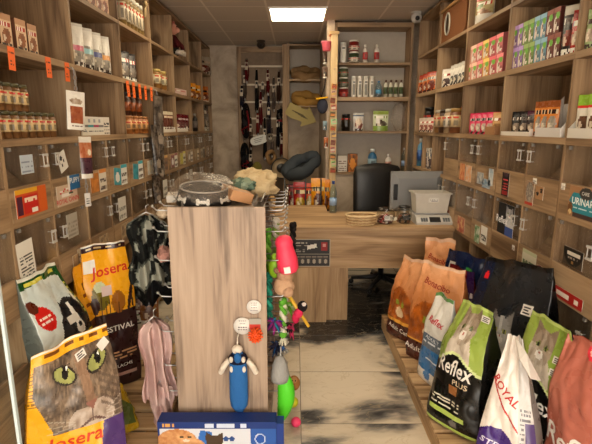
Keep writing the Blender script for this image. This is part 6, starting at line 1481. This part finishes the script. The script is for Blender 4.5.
# ---------------- wall side with the price tags
s = Sack('pet_food_sack','yellow sack printed with a tabby cat face, green eyes',P(30,478,Z=Z0),P(122,462,Z=Z0),P(31,358,Y=1.70),P(106,322,Y=1.98),.17,cat_sack,(.90,.66,.10),(84,116),.62,.010,2.2,side_v=lambda v: (.90,.66,.10) if v > .2 else (.28,.18,.42))
s.text('Josera',.080,.47,.315,(.80,.22,.10),.03,1,.012,.15).sticker(.60,.865,.045,.032,rot=.3).sticker(.90,.875,.05,.038,rot=.5,mark=False)
s = Sack('pet_food_sack','white sack with black and white collie, green top band',(-1.09,1.95,Z0),(-1.0,2.27,Z0),P(14,281,Y=1.90),P(53,262,Y=2.22),.14,dog_sack,(.42,.44,.42),(64,150),.6,.014,5.1)
s.sticker(.62,.67,.07,.04,mark=False)
s = Sack('pet_food_sack','yellow and brown sack with savannah print behind the cat sack',P(93,388,Z=Z0),P(136,376,Z=Z0),P(80,247,Y=2.44),P(124,239,Y=2.62),.15,festival_sack,(.86,.58,.10),(56,90),.6,.009,3.3,side_v=lambda v: (.86,.58,.10) if v > .5 else (.18,.09,.09))
s.text('Josera',.080,.55,.82,(.80,.16,.10),.06,.95,.016,.15).text('FESTIVAL',.044,.57,.42,WHT,.02,.95,.015).text('MIT LACHS',.026,.55,.15,WHT,.02).sticker(.14,.86,.06,.07,mark=False).sticker(.42,.69,.05,.055,(.82,.72,.70),mark=False)
Sack('pet_food_sack','plain yellow sack half hidden behind the savannah sack',(-1.14,2.36,Z0),(-1.02,2.52,Z0),P(72,272,Y=2.36),P(86,256,Y=2.50),.09,yellow_sack,(.84,.56,.10),(30,40),.6,.008,7.7)
Sack('pet_food_sack','white sack with fruit print beside the savannah sack',P(134,360,Z=Z0),P(153,352,Z=Z0),P(132,300,Y=2.75),P(150,295,Y=2.87),.08,fruit_sack,(.8,.78,.7),(30,40),.6,.010,4.7)
Sack('pet_food_sack','olive and yellow sack low behind the cat sack',(-.93,1.98,Z0),(-.82,2.06,Z0),P(115,376,Y=2.0),P(126,392,Y=2.1),.06,lambda U,V: put(base(U,(.62,.50,.10)),rect(U,V,.2,.9,.2,.7),(.30,.34,.16)),(.6,.5,.1),(20,30),.6,.008,6.3)
# ---------------- wall side with the computer: near the counter first
s = Sack('pet_food_sack','orange cat food sack farthest back, by the counter',P(424,322,Z=Z0),P(455,330,Z=Z0),P(427,237,Y=3.35),P(457,240,Y=3.12),.13,orange_sack(2),(.80,.50,.25),(36,52),.5,.018,1.3)
s.text('Bonacibo',.046,.5,.78,(.62,.16,.10),-.25,1,.012)
s = Sack('pet_food_sack','orange sack at the aisle edge, turned to the counter',P(392,331,Z=Z0),P(416,343,Z=Z0),P(404,255,Y=3.22),P(425,262,Y=2.98),.13,orange_sack(5),(.72,.42,.2),(36,52),.55,.016,8.3)
s.text('Adult Cat',.045,.5,.12,WHT,-.10,1,.01)
s = Sack('pet_food_sack','dark red sack wedged behind the front orange sack',P(452,352,Z=Z0),P(476,362,Z=Z0),P(450,264,Y=2.88),P(474,272,Y=2.68),.10,claret_sack,(.30,.06,.08),(26,40),.5,.016,2.9)
s = Sack('pet_food_sack','navy sack with crumpled top behind the charcoal sack',(1.02,3.02,Z0),(1.15,2.78,Z0),P(449,248,Y=3.0),P(486,259,Y=2.74),.12,navy_sack,(.05,.07,.14),(36,46),.45,.022,9.9)
s = Sack('pet_food_sack','front orange sack with long-haired cat and glossy top',P(412,353,Z=Z0),P(458,372,Z=Z0),P(424,260,Y=2.88),P(466,271,Y=2.62),.15,orange_sack(9),(.76,.46,.24),(44,60),.55,.018,4.1)
s.text('Bonacibo',.052,.46,.80,(.58,.15,.10),-.14,1,.014).text('Adult Cat',.05,.30,.12,WHT,-.06,1,.01)
s = Sack('pet_food_sack','slim white and blue sack beside the front orange sack',P(423,373,Z=Z0),P(446,391,Z=Z0),P(437,292,Y=2.50),P(455,300,Y=2.36),.10,white_blue_sack,(.75,.75,.74),(34,52),.6,.010,3.7)
s.text('Reflex',.054,.48,.72,(.74,.14,.20),-.1,.85,.014,.2).text('ADULT',.030,.5,.52,(.88,.9,.92),-.1)
s = Sack('pet_food_sack','large charcoal sack with grey cat against the shelving',P(470,383,Z=Z0),P(541,424,Z=Z0),P(486,256,Y=2.55),P(556,268,Y=2.06),.15,charcoal_sack,(.05,.05,.055),(60,70),.55,.016,6.6,side_v=lambda v: (.05,.05,.055))
s.sticker(.78,.72,.06,.05)
s = Sack('pet_food_sack','black sack with lime top and cat, at the aisle edge',P(437,414,Z=Z0),P(484,441,Z=Z0),P(463,299,Y=2.32),P(494,312,Y=2.06),.19,lime_sack(.50,3),(.045,.047,.05),(60,84),.60,.014,1.9,side_v=lambda v: (.045,.047,.05))
s.text('Reflex',.112,.49,.48,WHT,-.02,.66,.014,.2).text('PLUS',.036,.66,.375,(.80,.72,.6),-.02,1,.01).sticker(.82,.92,.05,.03)
s = Sack('pet_food_sack','black sack with lime top and white cat, by the shelving',P(520,440,Z=Z0),P(572,474,Z=Z0),P(533,309,Y=2.06),P(574,333,Y=1.74),.14,lime_sack(.46,8,.55),(.045,.047,.05),(60,84),.60,.012,7.2)
s.text('Reflex',.11,.45,.43,WHT,-.02,.85,.014,.2).sticker(.80,.78,.04,.03).sticker(.80,.70,.04,.03)
s = Sack('pet_food_sack','white sack gathered to a point, red and purple print',P(480,462,Z=Z0),P(540,486,Z=Z0),P(508,333,Y=1.86),P(524,338,Y=1.80),.16,royal_sack,(.62,.61,.60),(90,120),.30,.014,5.5)
s.text('ROYAL',.046,.37,.62,(.70,.10,.10),-.70,1,.012).text('STERIL',.034,.36,.235,(.85,.82,.9),-.25,1,.008)
fl = B(); q = [P(516,338,Y=1.79),P(526,352,Y=1.72),P(541,381,Y=1.68),P(531,379,Y=1.66),P(520,360,Y=1.70)]; nrm = Vector((0,.012,0)); n_ = len(q)
fl.add([v-s.o for v in q]+[v-s.o+nrm for v in q],[tuple(range(n_)),tuple(range(2*n_-1,n_-1,-1))]+[(k,n_+k,n_+(k+1)%n_,(k+1)%n_) for k in range(n_)],tuple(lin((.80,.78,.75)))); obj('folded_flap', fl, FILM, s.b)
s = Sack('pet_food_sack','salmon pink sack at the shop-front end of the pallet',P(556,468,Z=Z0),P(612,515,Z=Z0),P(567,334,Y=1.76),P(614,346,Y=1.58),.16,salmon_sack,(.62,.26,.2),(50,70),.6,.012,3.0)
s.text('Reflex',.135,.55,.335,WHT,-.02,.74,.014,.15)
# ================================================================== GLASS DOOR LEAF STANDING OPEN AT THE PRICE-TAG WALL
def glassdoor():
    t = thing('glass_door', 'open clear glass door leaf with bright polished edge', 'door', (-.812, 1.20, 0))
    obj('pane', B().box(-.37,-.0115,-.005,.005,.01,1.35), GLASS, t)
    obj('polished_edge', B().box(-.009,.0,-.006,.006,.0,1.36,tuple(lin((.70,.76,.77))),None,.002), PLASTIC, t)
glassdoor()
# ================================================================== LIGHT, CAMERA
w = bpy.data.worlds.new('daylight'); scn.world = w; w.use_nodes = True
nt = w.node_tree; bg = nt.nodes['Background']; bg.inputs[0].default_value = (1.0,.91,.79,1); bg.inputs[1].default_value = 4.0
cam = bpy.data.cameras.new('camera'); co = bpy.data.objects.new('camera', cam); COL.objects.link(co)
cam.sensor_fit = 'HORIZONTAL'; cam.sensor_width = 36; cam.lens = FPX/592*36; cam.clip_start = .02
co.location = (0,0,EYE); co.rotation_euler = (PI/2-PITCH, 0, 0); scn.camera = co
scn.cycles.use_denoising = True
scn.cycles.max_bounces = 8; scn.cycles.transparent_max_bounces = 16; scn.cycles.caustics_reflective = False; scn.cycles.caustics_refractive = False
scn.cycles.sample_clamp_indirect = 6
vs_ = scn.view_settings; vs_.view_transform = 'Standard'; vs_.look = 'None'; vs_.gamma = 1; vs_.use_curve_mapping = False; vs_.exposure = 0.72
